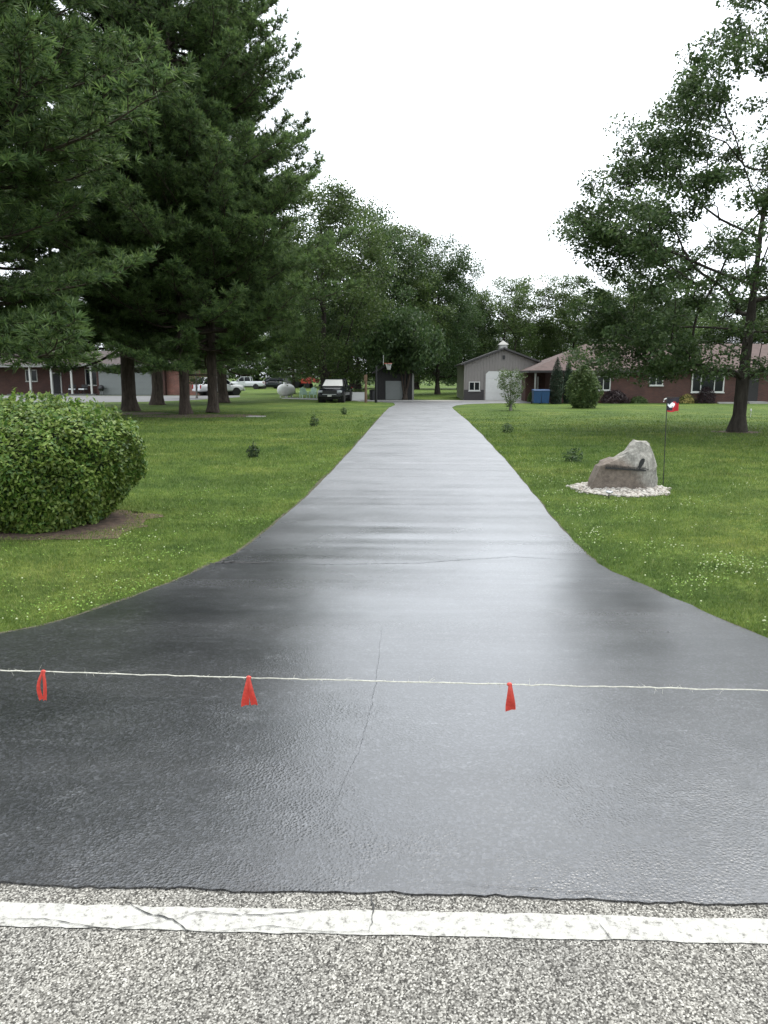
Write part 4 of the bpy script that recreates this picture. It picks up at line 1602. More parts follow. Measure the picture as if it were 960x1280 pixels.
window(lh, lx(22), lx(37), lz(477), lz(462), 1.8, [0, 0.5, 1])
window(lh, lx(98), lx(113), lz(482), lz(461), 1.8, [0, 0.5, 1], 0.06)
MB().box(lx(55.5), lx(67.5), 1.72, 1.796, 0.12, 2.3).build("door_frame", "trim", lh)
MB().box(lx(57), lx(66), 1.68, 1.715, 0.13, 2.2).build("door", "shed_dark", lh)
MB().box(lx(197), lx(201), -0.12, -0.004, 0, ez - 0.3).build("downspout", "trim_grey", lh)
for i, px in enumerate((90.5, 104)):
    q = AY(px, 490, LY_ + 0.5)
    pc = thing("porch_chair", ("porch chair with a pale cushion beside the front porch post", "porch chair with a pale cushion under the wide porch window")[i], "chair", (q.x, LY_ + 0.5, 0.12), (0.3, -0.2)[i], "chairs on the porch")
    MB().box(-0.36, 0.36, -0.34, 0.34, 0.36, 0.42).build("seat", "black_metal", pc)
    MB().box(-0.33, 0.33, -0.33, 0.26, 0.421, 0.55).build("cushion", "flag_white", pc, bevel=0.03)
    MB().box(-0.36, 0.36, 0.30, 0.36, 0.42, 0.95).build("backrest", "black_metal", pc)
    for sx_ in (-0.33, 0.33):
        MB().box(sx_ - 0.03, sx_ + 0.03, -0.34, 0.3, 0.62, 0.66).build("armrest", "black_metal", pc)
        for sy_ in (-0.31, 0.31):
            MB().box(sx_ - 0.025, sx_ + 0.025, sy_ - 0.025, sy_ + 0.025, 0.0, 0.36).build("leg", "black_metal", pc)
q = AY(127, 490, LY_ - 0.55)
gr = thing("grill", "dark covered grill standing at the corner of the grey garage door", "grill", (q.x, LY_ - 0.6, 0))
MB().lathe([(0.20, 0.45), (0.30, 0.62), (0.31, 0.80), (0.22, 0.98), (0.04, 1.05)], 16).build("bowl", "black_metal", gr, True)
for k in range(3):
    a_ = k * 2.1
    MB().tube([(0.14 * math.cos(a_), 0.14 * math.sin(a_), 0.5), (0.28 * math.cos(a_), 0.28 * math.sin(a_), 0.0)], 0.02, 6).build("leg", "black_metal", gr)
MB().box(-0.42, 0.42, 0.05, 0.35, 0.70, 0.74).build("shelf", "black_metal", gr)
# driveway of that house
sd_pts = [tuple(G(-200, 503)[:2]), tuple(G(60, 503.5)[:2]), tuple(G(180, 502.5)[:2]), tuple(G(236, 500.5)[:2]), tuple(G(300, 496.5)[:2]), tuple(G(300, 494.5)[:2]), tuple(G(180, 494.6)[:2]), tuple(G(-200, 494.6)[:2])]
structure(sheet("neighbour_driveway", sd_pts, 0.012, "concrete_grey"))


# ------------------------------------------------------------------ vehicles (front of each faces -y)
def rring(w, zb, zt, y, rb=0.10, rt=0.16):
    return [(-w + rb, y, zb), (w - rb, y, zb), (w, y, zb + rb), (w + 0.01, y, (zb + zt) / 2), (w - 0.01, y, zt - rt), (w - rt, y, zt), (-w + rt, y, zt), (-w + 0.01, y, zt - rt), (-w - 0.01, y, (zb + zt) / 2), (-w, y, zb + rb)]


def wheel(parent, x, y, r=0.37, w=0.25):
    t = MB().lathe([(r * 0.62, -w / 2), (r * 0.93, -w / 2), (r, -w * 0.3), (r, w * 0.3), (r * 0.93, w / 2), (r * 0.62, w / 2)], 22, 'x', (x, y, r)).build("wheel", "rubber", parent, True)
    s = 1 if x > 0 else -1
    MB().lathe([(r * 0.60, s * w * 0.30), (r * 0.58, s * w * 0.52), (r * 0.2, s * w * 0.46), (0.03, s * w * 0.50)], 16, 'x', (x, y, r)).build("rim", "rim", t, True)
    MB().lathe([(r * 1.17, -s * 0.30), (r * 1.17, s * 0.16)], 20, 'x', (x - s * 0.0, y, r)).build("wheel_arch", "rubber", parent)


def vehicle(name, label, cat, loc, rz, paint, kind, L=5.4, w=0.96, hood=1.12, roof=1.86, group=None, screen_sheen=False):
    v = thing(name, label, cat, loc, rz, group)
    f, b = -L / 2, L / 2
    zb = 0.42
    if kind == "pickup":
        cab0, cab1, belt = f + 1.35, f + 3.55, hood + 0.06
        st = [(f, w - 0.14, hood - 0.22), (f + 0.10, w - 0.05, hood - 0.09), (f + 0.4, w, hood - 0.03), (f + 1.5, w, hood + 0.02), (cab1, w, belt), (b - 0.05, w, belt), (b, w - 0.03, belt - 0.04)]
    else:
        cab0, cab1, belt = f + 1.25, b - 0.25, hood + 0.04
        st = [(f, w - 0.16, hood - 0.26), (f + 0.10, w - 0.06, hood - 0.12), (f + 0.4, w, hood - 0.05), (f + 1.5, w, hood + 0.01), (cab1 - 0.3, w, belt), (b - 0.06, w - 0.01, belt), (b, w - 0.05, belt - 0.1)]
    body = MB().loft([rring(ww, zb, zt, y) for y, ww, zt in st]).build("body", paint, v, True)
    # glazed cabin, roof and pillars
    g0, g1 = cab0, cab1
    rk = 0.85 if kind != "pickup" else 0.75
    rear = 0.12 if kind == "pickup" else 0.42
    MB().loft([rring(w - 0.08, belt - 0.05, belt + 0.02, g0, 0.02, 0.03), rring(w - 0.20, belt - 0.05, roof - 0.05, g0 + rk, 0.02, 0.1), rring(w - 0.20, belt - 0.05, roof - 0.05, g1 - rear, 0.02, 0.1), rring(w - 0.08, belt - 0.05, belt + 0.02, g1, 0.02, 0.03)]).build("glass", "glass", v, True)
    MB().loft([rring(w - 0.30, roof - 0.06, roof - 0.03, g0 + rk - 0.10, 0.02, 0.02), rring(w - 0.215, roof - 0.06, roof, g0 + rk + 0.15, 0.02, 0.04), rring(w - 0.215, roof - 0.06, roof, g1 - rear - 0.15, 0.02, 0.04), rring(w - 0.26, roof - 0.06, roof - 0.03, g1 - rear + 0.08, 0.02, 0.02)]).build("roof_panel", paint, v, True)
    for s in (-1, 1):
        m = MB()
        m.tube([(s * (w - 0.085), g0 + 0.02, belt), (s * (w - 0.215), g0 + rk, roof - 0.05)], 0.035, 6)
        m.tube([(s * (w - 0.085), g1 - 0.02, belt), (s * (w - 0.215), g1 - rear, roof - 0.05)], 0.05, 6)
        ym = g0 + 0.55 * (g1 - g0)
        m.tube([(s * (w - 0.085), ym, belt), (s * (w - 0.19), ym, roof - 0.05)], 0.035, 6)
        m.build("pillar", paint, v)
        MB().cbox((s * (w + 0.11), g0 + 0.42, belt + 0.08), (0.2, 0.1, 0.16)).build("mirror", paint, v, bevel=0.02)
        MB().cbox((s * (w - 0.22), f + 0.055, hood - 0.27), (0.36, 0.14, 0.15)).build("headlight", "lens", v, bevel=0.02)
        MB().cbox((s * (w - 0.10), b - 0.02, belt - 0.26), (0.16, 0.1, 0.36)).build("taillight", "tail", v, bevel=0.015)
        for y in (f + 0.95, b - 1.1):
            wheel(v, s * (w - 0.13), y)
        d = MB().cbox((s * (w + 0.006), (g0 + ym) / 2 + 0.25, (zb + belt) / 2 + 0.06), (0.022, ym - g0 - 0.2, belt - zb - 0.22)).build("door", paint, v, bevel=0.008)
        MB().cbox((s * (w + 0.03), ym - 0.1, belt - 0.2), (0.03, 0.18, 0.03)).build("handle", "rim", d)
    MB().cbox((0, f - 0.02, hood - 0.32), (w * 1.15, 0.1, 0.24)).build("grille", "black_metal", v, bevel=0.02)
    MB().cbox((0, f - 0.05, zb + 0.12), (w * 1.86, 0.16, 0.20)).build("front_bumper", paint, v, bevel=0.03)
    MB().cbox((0, b + 0.03, zb + 0.13), (w * 1.84, 0.14, 0.18)).build("rear_bumper", "rim" if kind == "pickup" else paint, v, bevel=0.03)
    if screen_sheen:      # pale panel over the windscreen, its colour standing in for reflected sky
        n0 = Vector((0, g0 + 0.02, belt + 0.03)); n1 = Vector((0, g0 + rk, roof - 0.07))
        MB().add([(-w + 0.17, n0.y - 0.03, n0.z + 0.035), (w - 0.17, n0.y - 0.03, n0.z + 0.035), (w - 0.32, n1.y - 0.03, n1.z + 0.035), (-w + 0.32, n1.y - 0.03, n1.z + 0.035), (-w + 0.17, n0.y, n0.z), (w - 0.17, n0.y, n0.z), (w - 0.32, n1.y, n1.z), (-w + 0.32, n1.y, n1.z)],
                 [(0, 1, 2, 3), (7, 6, 5, 4), (0, 4, 5, 1), (1, 5, 6, 2), (2, 6, 7, 3), (3, 7, 4, 0)]).build("sky_sheen", "trim", v)
        MB().cbox((0, f - 0.14, zb + 0.20), (w * 1.1, 0.03, 0.05)).build("bumper_strip", "rim", v)
    MB().cbox((0, f - 0.145, zb + 0.10), (0.3, 0.02, 0.12)).build("number_plate", "trim", v)
    MB().box(-w + 0.2, w - 0.2, f + 0.3, b - 0.3, 0.25, zb + 0.05).build("chassis", "rubber", v)
    if kind == "pickup":
        MB().box(-w + 0.12, w - 0.12, cab1 + 0.12, b - 0.1, belt - 0.02, belt + 0.004).build("bed_floor", "rubber", v)
    return v


q = G(415, 503.5)
vehicle("black_truck", "black pickup parked on the grass facing the road", "pickup truck", (q.x, q.y + 2.6, 0), R(-3), "paint_black", "pickup", 5.5, 0.94, 1.10, 1.76, None, True)
q = G(270, 494.5)
vehicle("white_suv", "white SUV parked behind the pine trunks by the brick wall", "SUV", (q.x, q.y + 1.2, 0), R(132), "paint_white", "suv", 4.9, 0.95, 1.10, 1.80)
q = G(308, 486.3)
vehicle("white_pickup", "white pickup truck parked sideways far across the back lawn", "pickup truck", (q.x, q.y, 0), R(-88), "paint_white", "pickup", 5.4, 0.96, 1.14, 1.85)
q = G(338, 485.8)
vehicle("dark_suv", "dark SUV parked beyond the white gas tank", "SUV", (q.x, q.y, 0), R(-60), "paint_dark", "suv", 4.6, 0.92, 1.05, 1.72)

# grey covered trailer beside the dark SUV
q = G(350, 485.5)
tr = thing("box_trailer", "grey covered trailer beside the dark SUV across the back lawn", "trailer", (q.x, q.y + 3, 0), R(10))
MB().loft([[(-1.2, y, 0.55), (1.2, y, 0.55), (1.25, y, 1.6), (0.95, y, 2.25), (-0.95, y, 2.25), (-1.25, y, 1.6)] for y in (-1.6, 1.6)]).build("body", "concrete_grey", tr)
for s in (-1, 1):
    wheel(tr, s * 1.15, 0.1, 0.36, 0.2)
MB().tube([(0, -1.6, 0.6), (0, -2.8, 0.5), (0, -2.85, 0.02)], 0.05, 6).build("drawbar", "black_metal", tr)

# red tractor with a loader
q = G(378, 485)
tc_ = thing("red_tractor", "red tractor with raised loader arm beyond the lawn chairs", "tractor", (q.x, q.y, 0), R(70))
MB().loft([[(-0.35, y, 0.75), (0.35, y, 0.75), (0.36, y, h), (-0.36, y, h)] for y, h in ((-1.6, 1.25), (-1.4, 1.4), (-0.1, 1.5), (0.1, 1.5))]).build("hood", "paint_red", tc_, bevel=0.03)
MB().box(-0.3, 0.3, -1.3, 1.2, 0.5, 0.8).build("chassis", "black_metal", tc_)
MB().box(-0.75, 0.75, 0.15, 0.45, 1.05, 1.15).build("fender", "paint_red", tc_)
MB().box(-0.75, -0.45, 0.45, 1.35, 1.05, 1.4).build("fender", "paint_red", tc_)
MB().box(0.45, 0.75, 0.45, 1.35, 1.05, 1.4).build("fender", "paint_red", tc_)
MB().box(-0.25, 0.25, 0.5, 0.9, 0.95, 1.1).box(-0.25, 0.25, 0.85, 0.95, 1.1, 1.5).build("seat", "black_metal", tc_)
m = MB()
for s in (-1, 1):
    m.tube([(s * 0.6, 0.9, 1.2), (s * 0.6, 0.9, 2.35)], 0.04, 6)
m.box(-0.75, 0.75, 0.35, 1.35, 2.35, 2.45).build("canopy", "paint_red", tc_)
for s in (-1, 1):
    MB().lathe([(0.35, -0.18), (0.68, -0.18), (0.72, 0), (0.68, 0.18), (0.35, 0.18)], 20, 'x', (s * 0.75, 0.75, 0.72)).build("wheel", "rubber", tc_)
    MB().lathe([(0.22, -0.12), (0.40, -0.12), (0.42, 0), (0.40, 0.12), (0.22, 0.12)], 16, 'x', (s * 0.55, -1.25, 0.42)).build("wheel", "rubber", tc_)
    MB().tube([(s * 0.45, -0.2, 1.25), (s * 0.45, -1.5, 1.75), (s * 0.45, -2.35, 1.25)], 0.07, 6).build("loader_arm", "paint_red", tc_)
MB().prism([(-0.8, 0.9), (0.8, 0.9), (0.8, 1.45), (-0.8, 1.45)], -2.75, -2.35).build("bucket", "paint_red", tc_)
q = G(411, 484.5)
wg = thing("red_wagon", "red farm wagon half hidden behind the black pickup", "wagon", (q.x, q.y, 0), R(12))
MB().box(-1.0, 1.0, -1.5, 1.5, 0.8, 0.9).box(-1.0, -0.94, -1.5, 1.5, 0.9, 1.9).box(0.94, 1.0, -1.5, 1.5, 0.9, 1.9).box(-0.94, 0.94, -1.5, -1.44, 0.9, 1.9).box(-0.94, 0.94, 1.44, 1.5, 0.9, 1.9).build("box_bed", "paint_red", wg)
for s in (-1, 1):
    for y in (-1, 1):
        wheel(wg, s * 0.85, y, 0.36, 0.2)

# propane tank
q = G(355.5, 497.3)
pt = thing("gas_tank", "white rounded gas tank with a dome lid beside the pine", "gas tank", (q.x, q.y + 1.0, 0), R(-8))
prof = [(0.02, -1.35), (0.25, -1.32), (0.42, -1.22), (0.53, -1.05), (0.555, -0.85), (0.555, 0.85), (0.53, 1.05), (0.42, 1.22), (0.25, 1.32), (0.02, 1.35)]
MB().lathe(prof, 24, 'y', (0, 0, 0.68)).build("tank", "tank_white", pt, True)
MB().lathe([(0.17, 1.2), (0.17, 1.34), (0.12, 1.40), (0.02, 1.42)], 14, c=(0, -0.3, 0)).build("dome", "tank_white", pt, True)
for y in (-0.75, 0.75):
    for s in (-1, 1):
        MB().cbox((s * 0.3, y, 0.11), (0.1, 0.1, 0.24)).build("leg", "tank_white", pt)

# lawn chairs
for i, (px, rz) in enumerate(((381, 0.5), (389.5, -0.3))):
    q = G(px, 497.6)
    ch = thing("lawn_chair", ("pale green lawn chair next to the gas tank", "pale green lawn chair next to the black pickup")[i], "chair", (q.x, q.y, 0), rz, "lawn chairs by the patio strip")
    for k in range(4):
        MB().box(-0.28, 0.28, -0.28 + k * 0.14, -0.28 + k * 0.14 + 0.11, 0.36 - k * 0.03, 0.385 - k * 0.03).build("seat_slat", "mint", ch)
    for k in range(5):
        x = -0.28 + k * 0.115
        h = 0.98 - 0.06 * abs(k - 2)
        MB().add([(x, 0.26, 0.3), (x + 0.1, 0.26, 0.3), (x + 0.1, 0.52, h), (x, 0.52, h), (x, 0.285, 0.3), (x + 0.1, 0.285, 0.3), (x + 0.1, 0.545, h), (x, 0.545, h)],
                 [(0, 1, 2, 3), (7, 6, 5, 4), (0, 4, 5, 1), (1, 5, 6, 2), (2, 6, 7, 3), (3, 7, 4, 0)]).build("back_slat", "mint", ch)
    for s in (-1, 1):
        MB().box(s * 0.34 - 0.06, s * 0.34 + 0.06, -0.34, 0.40, 0.56, 0.585).build("armrest", "mint", ch)
        MB().box(s * 0.33 - 0.02, s * 0.33 + 0.02, -0.32, -0.23, 0.0, 0.56).build("leg", "mint", ch)
        MB().box(s * 0.33 - 0.02, s * 0.33 + 0.02, 0.30, 0.38, 0.0, 0.56).build("leg", "mint", ch)
ps_ = [tuple(G(352, 498.3)[:2]), tuple(G(397, 500)[:2]), tuple(G(397, 498)[:2]), tuple(G(352, 497)[:2])]
structure(sheet("patio_strip", ps_, 0.008, "concrete"))

# white planter trough
q = G(445.5, 500.5)
pl = thing("planter_box", "white raised planter box with green plants behind the black pickup", "planter", (q.x, q.y + 0.4, 0))
MB().box(-0.78, 0.78, -0.32, -0.28, 0.0, 0.66).box(-0.78, 0.78, 0.28, 0.32, 0.0, 0.66).box(-0.78, -0.74, -0.28, 0.28, 0.0, 0.66).box(0.74, 0.78, -0.28, 0.28, 0.0, 0.66).build("box", "door_white", pl)
MB().box(-0.739, 0.739, -0.279, 0.279, 0.02, 0.6).build("soil", "soil", pl)
c = rng.random((500, 3)) * np.array([1.4, 0.5, 0.32]) + np.array([-0.7, -0.25, 0.60])
v, f = leaf_quads(c, 0.12, 0.06, 0.2)
np_mesh("leaves", v, f, "light_leaf", pl)
structure(sheet("pale_slab", [tuple(G(432, 501.4)[:2]), tuple(G(472, 501.4)[:2]), tuple(G(472, 499.4)[:2]), tuple(G(432, 499.4)[:2])], 0.009, "concrete"))

# posts and bin by the shed
q = G(457.3, 503.3)
po_ = thing("wooden_post", "reddish wooden post beside the white planter box", "post", (q.x, q.y, 0))
MB().tube([(0, 0, 0), (0, 0, 1.2), (0.02, 0, 2.05)], [0.10, 0.09, 0.085], 8).build("pole", "wood", po_)
MB().box(-0.12, 0.12, -0.13, -0.10, 1.55, 2.0).build("board", "wood", po_)
q = G(470, 503.3)
po2 = thing("dark_post", "dark weathered post beside the black bin", "post", (q.x, q.y, 0))
MB().tube([(0, 0, 0), (0, 0, 0.8), (0.0, 0.01, 1.6)], [0.10, 0.09, 0.09], 8).build("pole", "shed_dark", po2)
MB().box(-0.11, 0.11, -0.11, 0.11, 1.6, 1.66).build("cap", "shed_dark", po2)
q = G(466, 500.5)
bn = thing("black_bin", "black round bin between the two posts", "bin", (q.x, q.y, 0))
MB().lathe([(0.24, 0.0), (0.28, 0.75)], 18).build("tub", "black_metal", bn, True)
MB().lathe([(0.30, 0.755), (0.30, 0.80), (0.2, 0.86), (0.03, 0.89)], 18).build("lid", "black_metal", bn, True)

# ------------------------------------------------------------------ small dark shed and hoop
SY = 64.5
sx0, sx1 = AY(469, 480, SY).x, AY(517, 480, SY).x
sh = thing("dark_shed", "small dark shed with a pale roll-up door under the drooping tree", "shed", ((sx0 + sx1) / 2, SY, 0))
sw = (sx1 - sx0) / 2
MB().prism([(-sw, 0), (sw, 0), (sw, 2.3), (0, 3.1), (-sw, 2.3)], 0, 3.6).build("wall", "shed_dark", sh)
for i in range(int(2 * sw / 0.2)):
    x = -sw + i * 0.2
    z = 2.3 + 0.8 * (1 - abs(x + 0.1) / sw) - 0.1
    a, b = AY(482, 480, SY).x - sh.location.x - 0.08, AY(503.5, 480, SY).x - sh.location.x + 0.08
    z0 = 1.75 if (x + 0.19 > a and x < b) else 0.0
    MB().box(x + 0.006, x + 0.194, -0.025, -0.001, z0 + 0.01, z).build("board", "shed_dark", sh)
for s in (-1, 1):
    MB().prism([(s * (sw + 0.25), 2.12), (s * -0.01, 3.12), (s * -0.01, 3.24), (s * (sw + 0.25), 2.24)], -0.3, 3.9).build("roof", "roof_dark", sh)
a, b = AY(482, 480, SY).x - sh.location.x, AY(503.5, 480, SY).x - sh.location.x
dr = MB().box(a, b, -0.06, -0.03, 0.02, 1.55).build("roll_up_door", "door_grey", sh)
for i in range(7):
    MB().box(a + 0.01, b - 0.01, -0.075, -0.061, 0.03 + i * 0.215, 0.03 + i * 0.215 + 0.195).build("slat", "door_grey", dr)
MB().box(sw - 0.12, sw + 0.03, -0.06, -0.026, 0.0, 2.2).build("corner_board", "trim_grey", sh)

hq = AY(479, 480, 57.5)
hp = thing("basketball_hoop", "basketball hoop seen edge-on above the dark shed", "basketball hoop", (hq.x, hq.y, 0), R(2.6))
MB().tube([(-0.5, 0, 0), (-0.5, 0, 2.6), (-0.05, 0, 3.0)], 0.06, 8).build("pole", "black_metal", hp)
MB().box(0.0, 0.03, -0.5, 0.5, 2.75, 3.45).build("backboard", "net", hp)
MB().tube([(0.40 + 0.24 * math.cos(t), 0.24 * math.sin(t), 2.86) for t in np.linspace(0, 2 * PI, 19)], 0.016, 6, False).tube([(0.05, 0, 2.86), (0.17, 0, 2.86)], 0.02, 6).build("rim", "paint_red", hp)
m = MB()
for k in range(14):
    t0, t1 = 2 * PI * k / 14, 2 * PI * (k + 1.5) / 14
    for tt in (t1, t0 - (t1 - t0)):
        m.tube([(0.40 + 0.24 * math.cos(t0), 0.24 * math.sin(t0), 2.85), (0.40 + 0.16 * math.cos(tt), 0.16 * math.sin(tt), 2.62), (0.40 + 0.12 * math.cos(t0), 0.12 * math.sin(t0), 2.42)], 0.014, 4)
m.build("net", "net", hp)

# ------------------------------------------------------------------ boulder with name bar, bird, pebbles, light, flag
bq = G(780, 612)
bd = thing("boulder", "split brown and grey boulder with a black name bar, set in white pebbles", "boulder", (bq.x, bq.y, 0))
BS = 13.3 / FPX / 8.727
sil = [(40, 600), (48, 530), (72, 465), (100, 395), (122, 348), (160, 318), (200, 300), (270, 275), (340, 245), (400, 205), (440, 175), (480, 128), (530, 72), (600, 78), (690, 94), (722, 118), (745, 170), (768, 250), (792, 335), (808, 410), (822, 475), (816, 560), (790, 600), (700, 645), (640, 628), (520, 612), (400, 602), (220, 600)]
sx = [((x - 435) * BS, (612 - y) * BS) for x, y in sil]
bmz = bmesh.new()


def ringv(k, y, sh=(0, 0)):
    cx_, cz_ = 0.02, 0.30
    return [bmz.verts.new(((x - cx_) * k + cx_ + sh[0], y, max(-0.06, (z - cz_) * k + cz_ + sh[1]))) for x, z in sx]


rings = [ringv(0.945, -0.235, (-0.008, -0.005)), ringv(0.985, -0.20), ringv(1.0, -0.10), ringv(0.985, 0.10), ringv(0.92, 0.26), ringv(0.74, 0.38)]
nS = len(sx)
for r0, r1 in zip(rings[:-1], rings[1:]):
    for i in range(nS):
        j = (i + 1) % nS
        bmz.faces.new((r0[i], r0[j], r1[j], r1[i]))
bmz.faces.new(rings[0][::-1])
bmz.faces.new(rings[-1])
bmesh.ops.triangulate(bmz, faces=[f for f in bmz.faces if len(f.verts) > 4])
bmesh.ops.subdivide_edges(bmz, edges=[e for e in bmz.edges if e.calc_length() > 0.07], cuts=2, use_grid_fill=True)
bmesh.ops.subdivide_edges(bmz, edges=[e for e in bmz.edges if e.calc_length() > 0.06], cuts=1, use_grid_fill=True)
bmesh.ops.recalc_face_normals(bmz, faces=bmz.faces)
from mathutils import noise as mn
for v in bmz.verts:
    p = v.co.copy()
    k = mn.noise(p * 3.2 + Vector((3, 1, 7))) * 0.018 + mn.noise(p * 8 + Vector((1, 5, 2))) * 0.010
    # right-hand flank breaks back in facets; crust above the split is rough
    rough = 1.0 if (p.x > 0.18 + 0.25 * (0.5 - p.z) or p.z > 0.42) else 0.35
    q = Vector((round(p.x * 6) / 6, round(p.y * 6) / 6, round(p.z * 7) / 7))
    fac = mn.cell(p * 5.2 + Vector((9, 4, 2))) * 0.020 * (1 if rough == 1.0 else 0.2)
    nrm = v.normal if v.normal.length > 0 else Vector((0, -1, 0))
    v.co += nrm * (k * rough + fac)
    wt = min(1.0, max(0.0, (0.26 - p.y) / 0.42))
    v.co.y += wt * max(0.0, p.x - 0.27) * 0.95 + wt * max(0.0, p.z - 0.42) * 0.45
me = bpy.data.meshes.new("rock")
bmz.to_mesh(me)
bmz.free()
me.materials.append(MAT["boulder"])
rk_ = bpy.data.objects.new("rock", me)
C.objects.link(rk_)
dm = rk_.modifiers.new("facets", 'DECIMATE')
dm.ratio = 0.055
rk_.parent = bd


def bpx(x, y):
    return ((x - 435) * BS, (612 - y) * BS)


bx_a, bz_a = bpx(180, 362)
bx_b, bz_b = bpx(612, 388)
yb = -0.275
MB().add([(bx_a, yb, bz_a), (bx_b, yb, bz_b), (bx_b, yb, bz_b + 0.026), (bx_a, yb, bz_a + 0.026), (bx_a, yb + 0.02, bz_a), (bx_b, yb + 0.02, bz_b), (bx_b, yb + 0.02, bz_b + 0.026), (bx_a, yb + 0.02, bz_a + 0.026)],
         [(0, 1, 2, 3), (7, 6, 5, 4), (0, 4, 5, 1), (1, 5, 6, 2), (2, 6, 7, 3), (3, 7, 4, 0)]).build("name_bar", "black_metal", bd)
for i in range(15):      # unreadable small letters standing on the bar
    t = (i + 0.5) / 15 * 0.74
    x = bx_a + (bx_b - bx_a) * t
    z = bz_a + (bz_b - bz_a) * t + 0.0261
    h = 0.030 + 0.012 * ((i * 7) % 3) / 2
    m = MB()
    m.box(x - 0.010, x - 0.004, yb + 0.002, yb + 0.012, z, z + h)
    if i % 3 != 1:
        m.box(x - 0.004, x + 0.008, yb + 0.003, yb + 0.011, z + h * (0.8 if i % 2 else 0.0), z + h * (1.0 if i % 2 else 0.2))
    if i % 4 != 2:
        m.box(x + 0.008, x + 0.013, yb + 0.002, yb + 0.012, z, z + h * 0.8)
    m.build("letter", "black_metal", bd)
bird = [(515, 345), (530, 330), (535, 300), (545, 272), (560, 252), (578, 248), (592, 258), (590, 285), (580, 310), (566, 330), (556, 342), (548, 362), (538, 372), (536, 352)]
m = MB()
m.prism([bpx(*p) for p in bird], yb - 0.004, yb + 0.014)
m.build("bird_silhouette", "black_metal", bd)
tw = [(505, 352), (545, 366), (600, 356), (640, 372)]
m = MB()
m.tube([(bpx(*p)[0], yb + 0.006, bpx(*p)[1]) for p in tw], 0.006, 6)
m.build("perch_twig", "black_metal", bd)
for p in ((200, 366), (600, 386)):
    x, z = bpx(*p)
    MB().tube([(x, yb + 0.02, z + 0.008), (x, -0.12, z + 0.008)], 0.006, 6).build("pin", "black_metal", bd)

# pebbles: real stones, one mass
gc = G(783, 613)
gx0, gx1 = G(718, 613).x - gc.x, G(849, 619).x - gc.x


def ico():
    b = bmesh.new()
    bmesh.ops.create_icosphere(b, subdivisions=1, radius=1)
    v = np.array([p.co[:] for p in b.verts]); f = np.array([[q.index for q in fc.verts] for fc in b.faces])
    b.free()
    return v, f


iv, if_ = ico()


def pebbles(name, n, fn, smin, smax, mat):
    vs, fs = [], []
    for i in range(n):
        p = fn()
        s = smin + (smax - smin) * rng.random() ** 1.5
        sc = s * (0.7 + 0.6 * rng.random(3)); sc[2] *= 0.7
        a = rng.random() * 6.28
        w = iv * sc * (1 + rng.normal(0, 0.08, (len(iv), 1)))
        rot = np.array([[math.cos(a), -math.sin(a), 0], [math.sin(a), math.cos(a), 0], [0, 0, 1]])
        vs.append(w @ rot.T + p)
        fs.append(if_ + len(iv) * i)
    return np_mesh(name, np.concatenate(vs), np.concatenate(fs), mat, None, False)


def peb_pos():
    while True:
        a, r = rng.random() * 6.28, math.sqrt(rng.random()) * (1.0 if rng.random() < 0.96 else 1.14)
        x, y = r * math.cos(a), r * math.sin(a)
        px = (gx1 - gx0) / 2 * x * (1 + 0.05 * math.sin(5 * a)) + (gx0 + gx1) / 2
        py = 0.86 * y + 0.12
        return np.array([gc.x + px, gc.y + py, 0.012 + 0.055 * max(0, 1 - r * r) * rng.random()])


tag(pebbles("white_pebbles", 3600, peb_pos, 0.016, 0.038, "pebble"), "bed of white pebbles round the boulder", "gravel", None, "stuff")
sq = G(761, 623)
sl = thing("solar_light", "small round solar light on a stake in front of the boulder", "garden light", (sq.x, sq.y, 0))
MB().tube([(0, 0, -0.02), (0, 0, 0.085)], 0.009, 8).build("stake", "black_metal", sl)
MB().lathe([(0.012, 0.085), (0.035, 0.09), (0.055, 0.10), (0.055, 0.118), (0.03, 0.126), (0.004, 0.128)], 20).build("head", "grey_metal", sl, True).rotation_euler = (R(8), 0, 0)

fq = G(829, 606)
fl = thing("garden_flag", "small red, white and dark garden flag on a thin black pole beside the boulder", "flag", (fq.x, fq.y, 0))
tz = AY(834, 496, fq.y).z
tx = AY(834, 496, fq.y).x - fq.x
MB().tube([(0, 0, -0.05), (tx * 0.5, 0, tz * 0.5), (tx, 0, tz)], 0.008, 8).build("pole", "black_metal", fl)
MB().tube([(tx, 0, tz - 0.012), (tx + 0.12, -0.02, tz - 0.008), (tx + 0.21, -0.03, tz - 0.012)], 0.006, 6).build("arm", "black_metal", fl)
MB().tube([(tx - 0.01, 0, tz - 0.03), (tx - 0.05, -0.01, tz - 0.045), (tx - 0.06, -0.01, tz - 0.09)], 0.012, 6).build("clip", "trim", fl)
FW, FH = 0.20, 0.24
nx_, nz_ = 16, 18
cells = {"flag_navy": [], "flag_white": [], "flag_red": []}


def fpt(u, w, off=0.0):
    x = tx + 0.008 + FW * u
    z = tz - 0.02 - FH * w - 0.010 * math.sin(u * 5)
    y = -0.03 * u + 0.022 * math.sin(u * 7 + w * 2) * (0.3 + w) + off
    return (x, y, z)


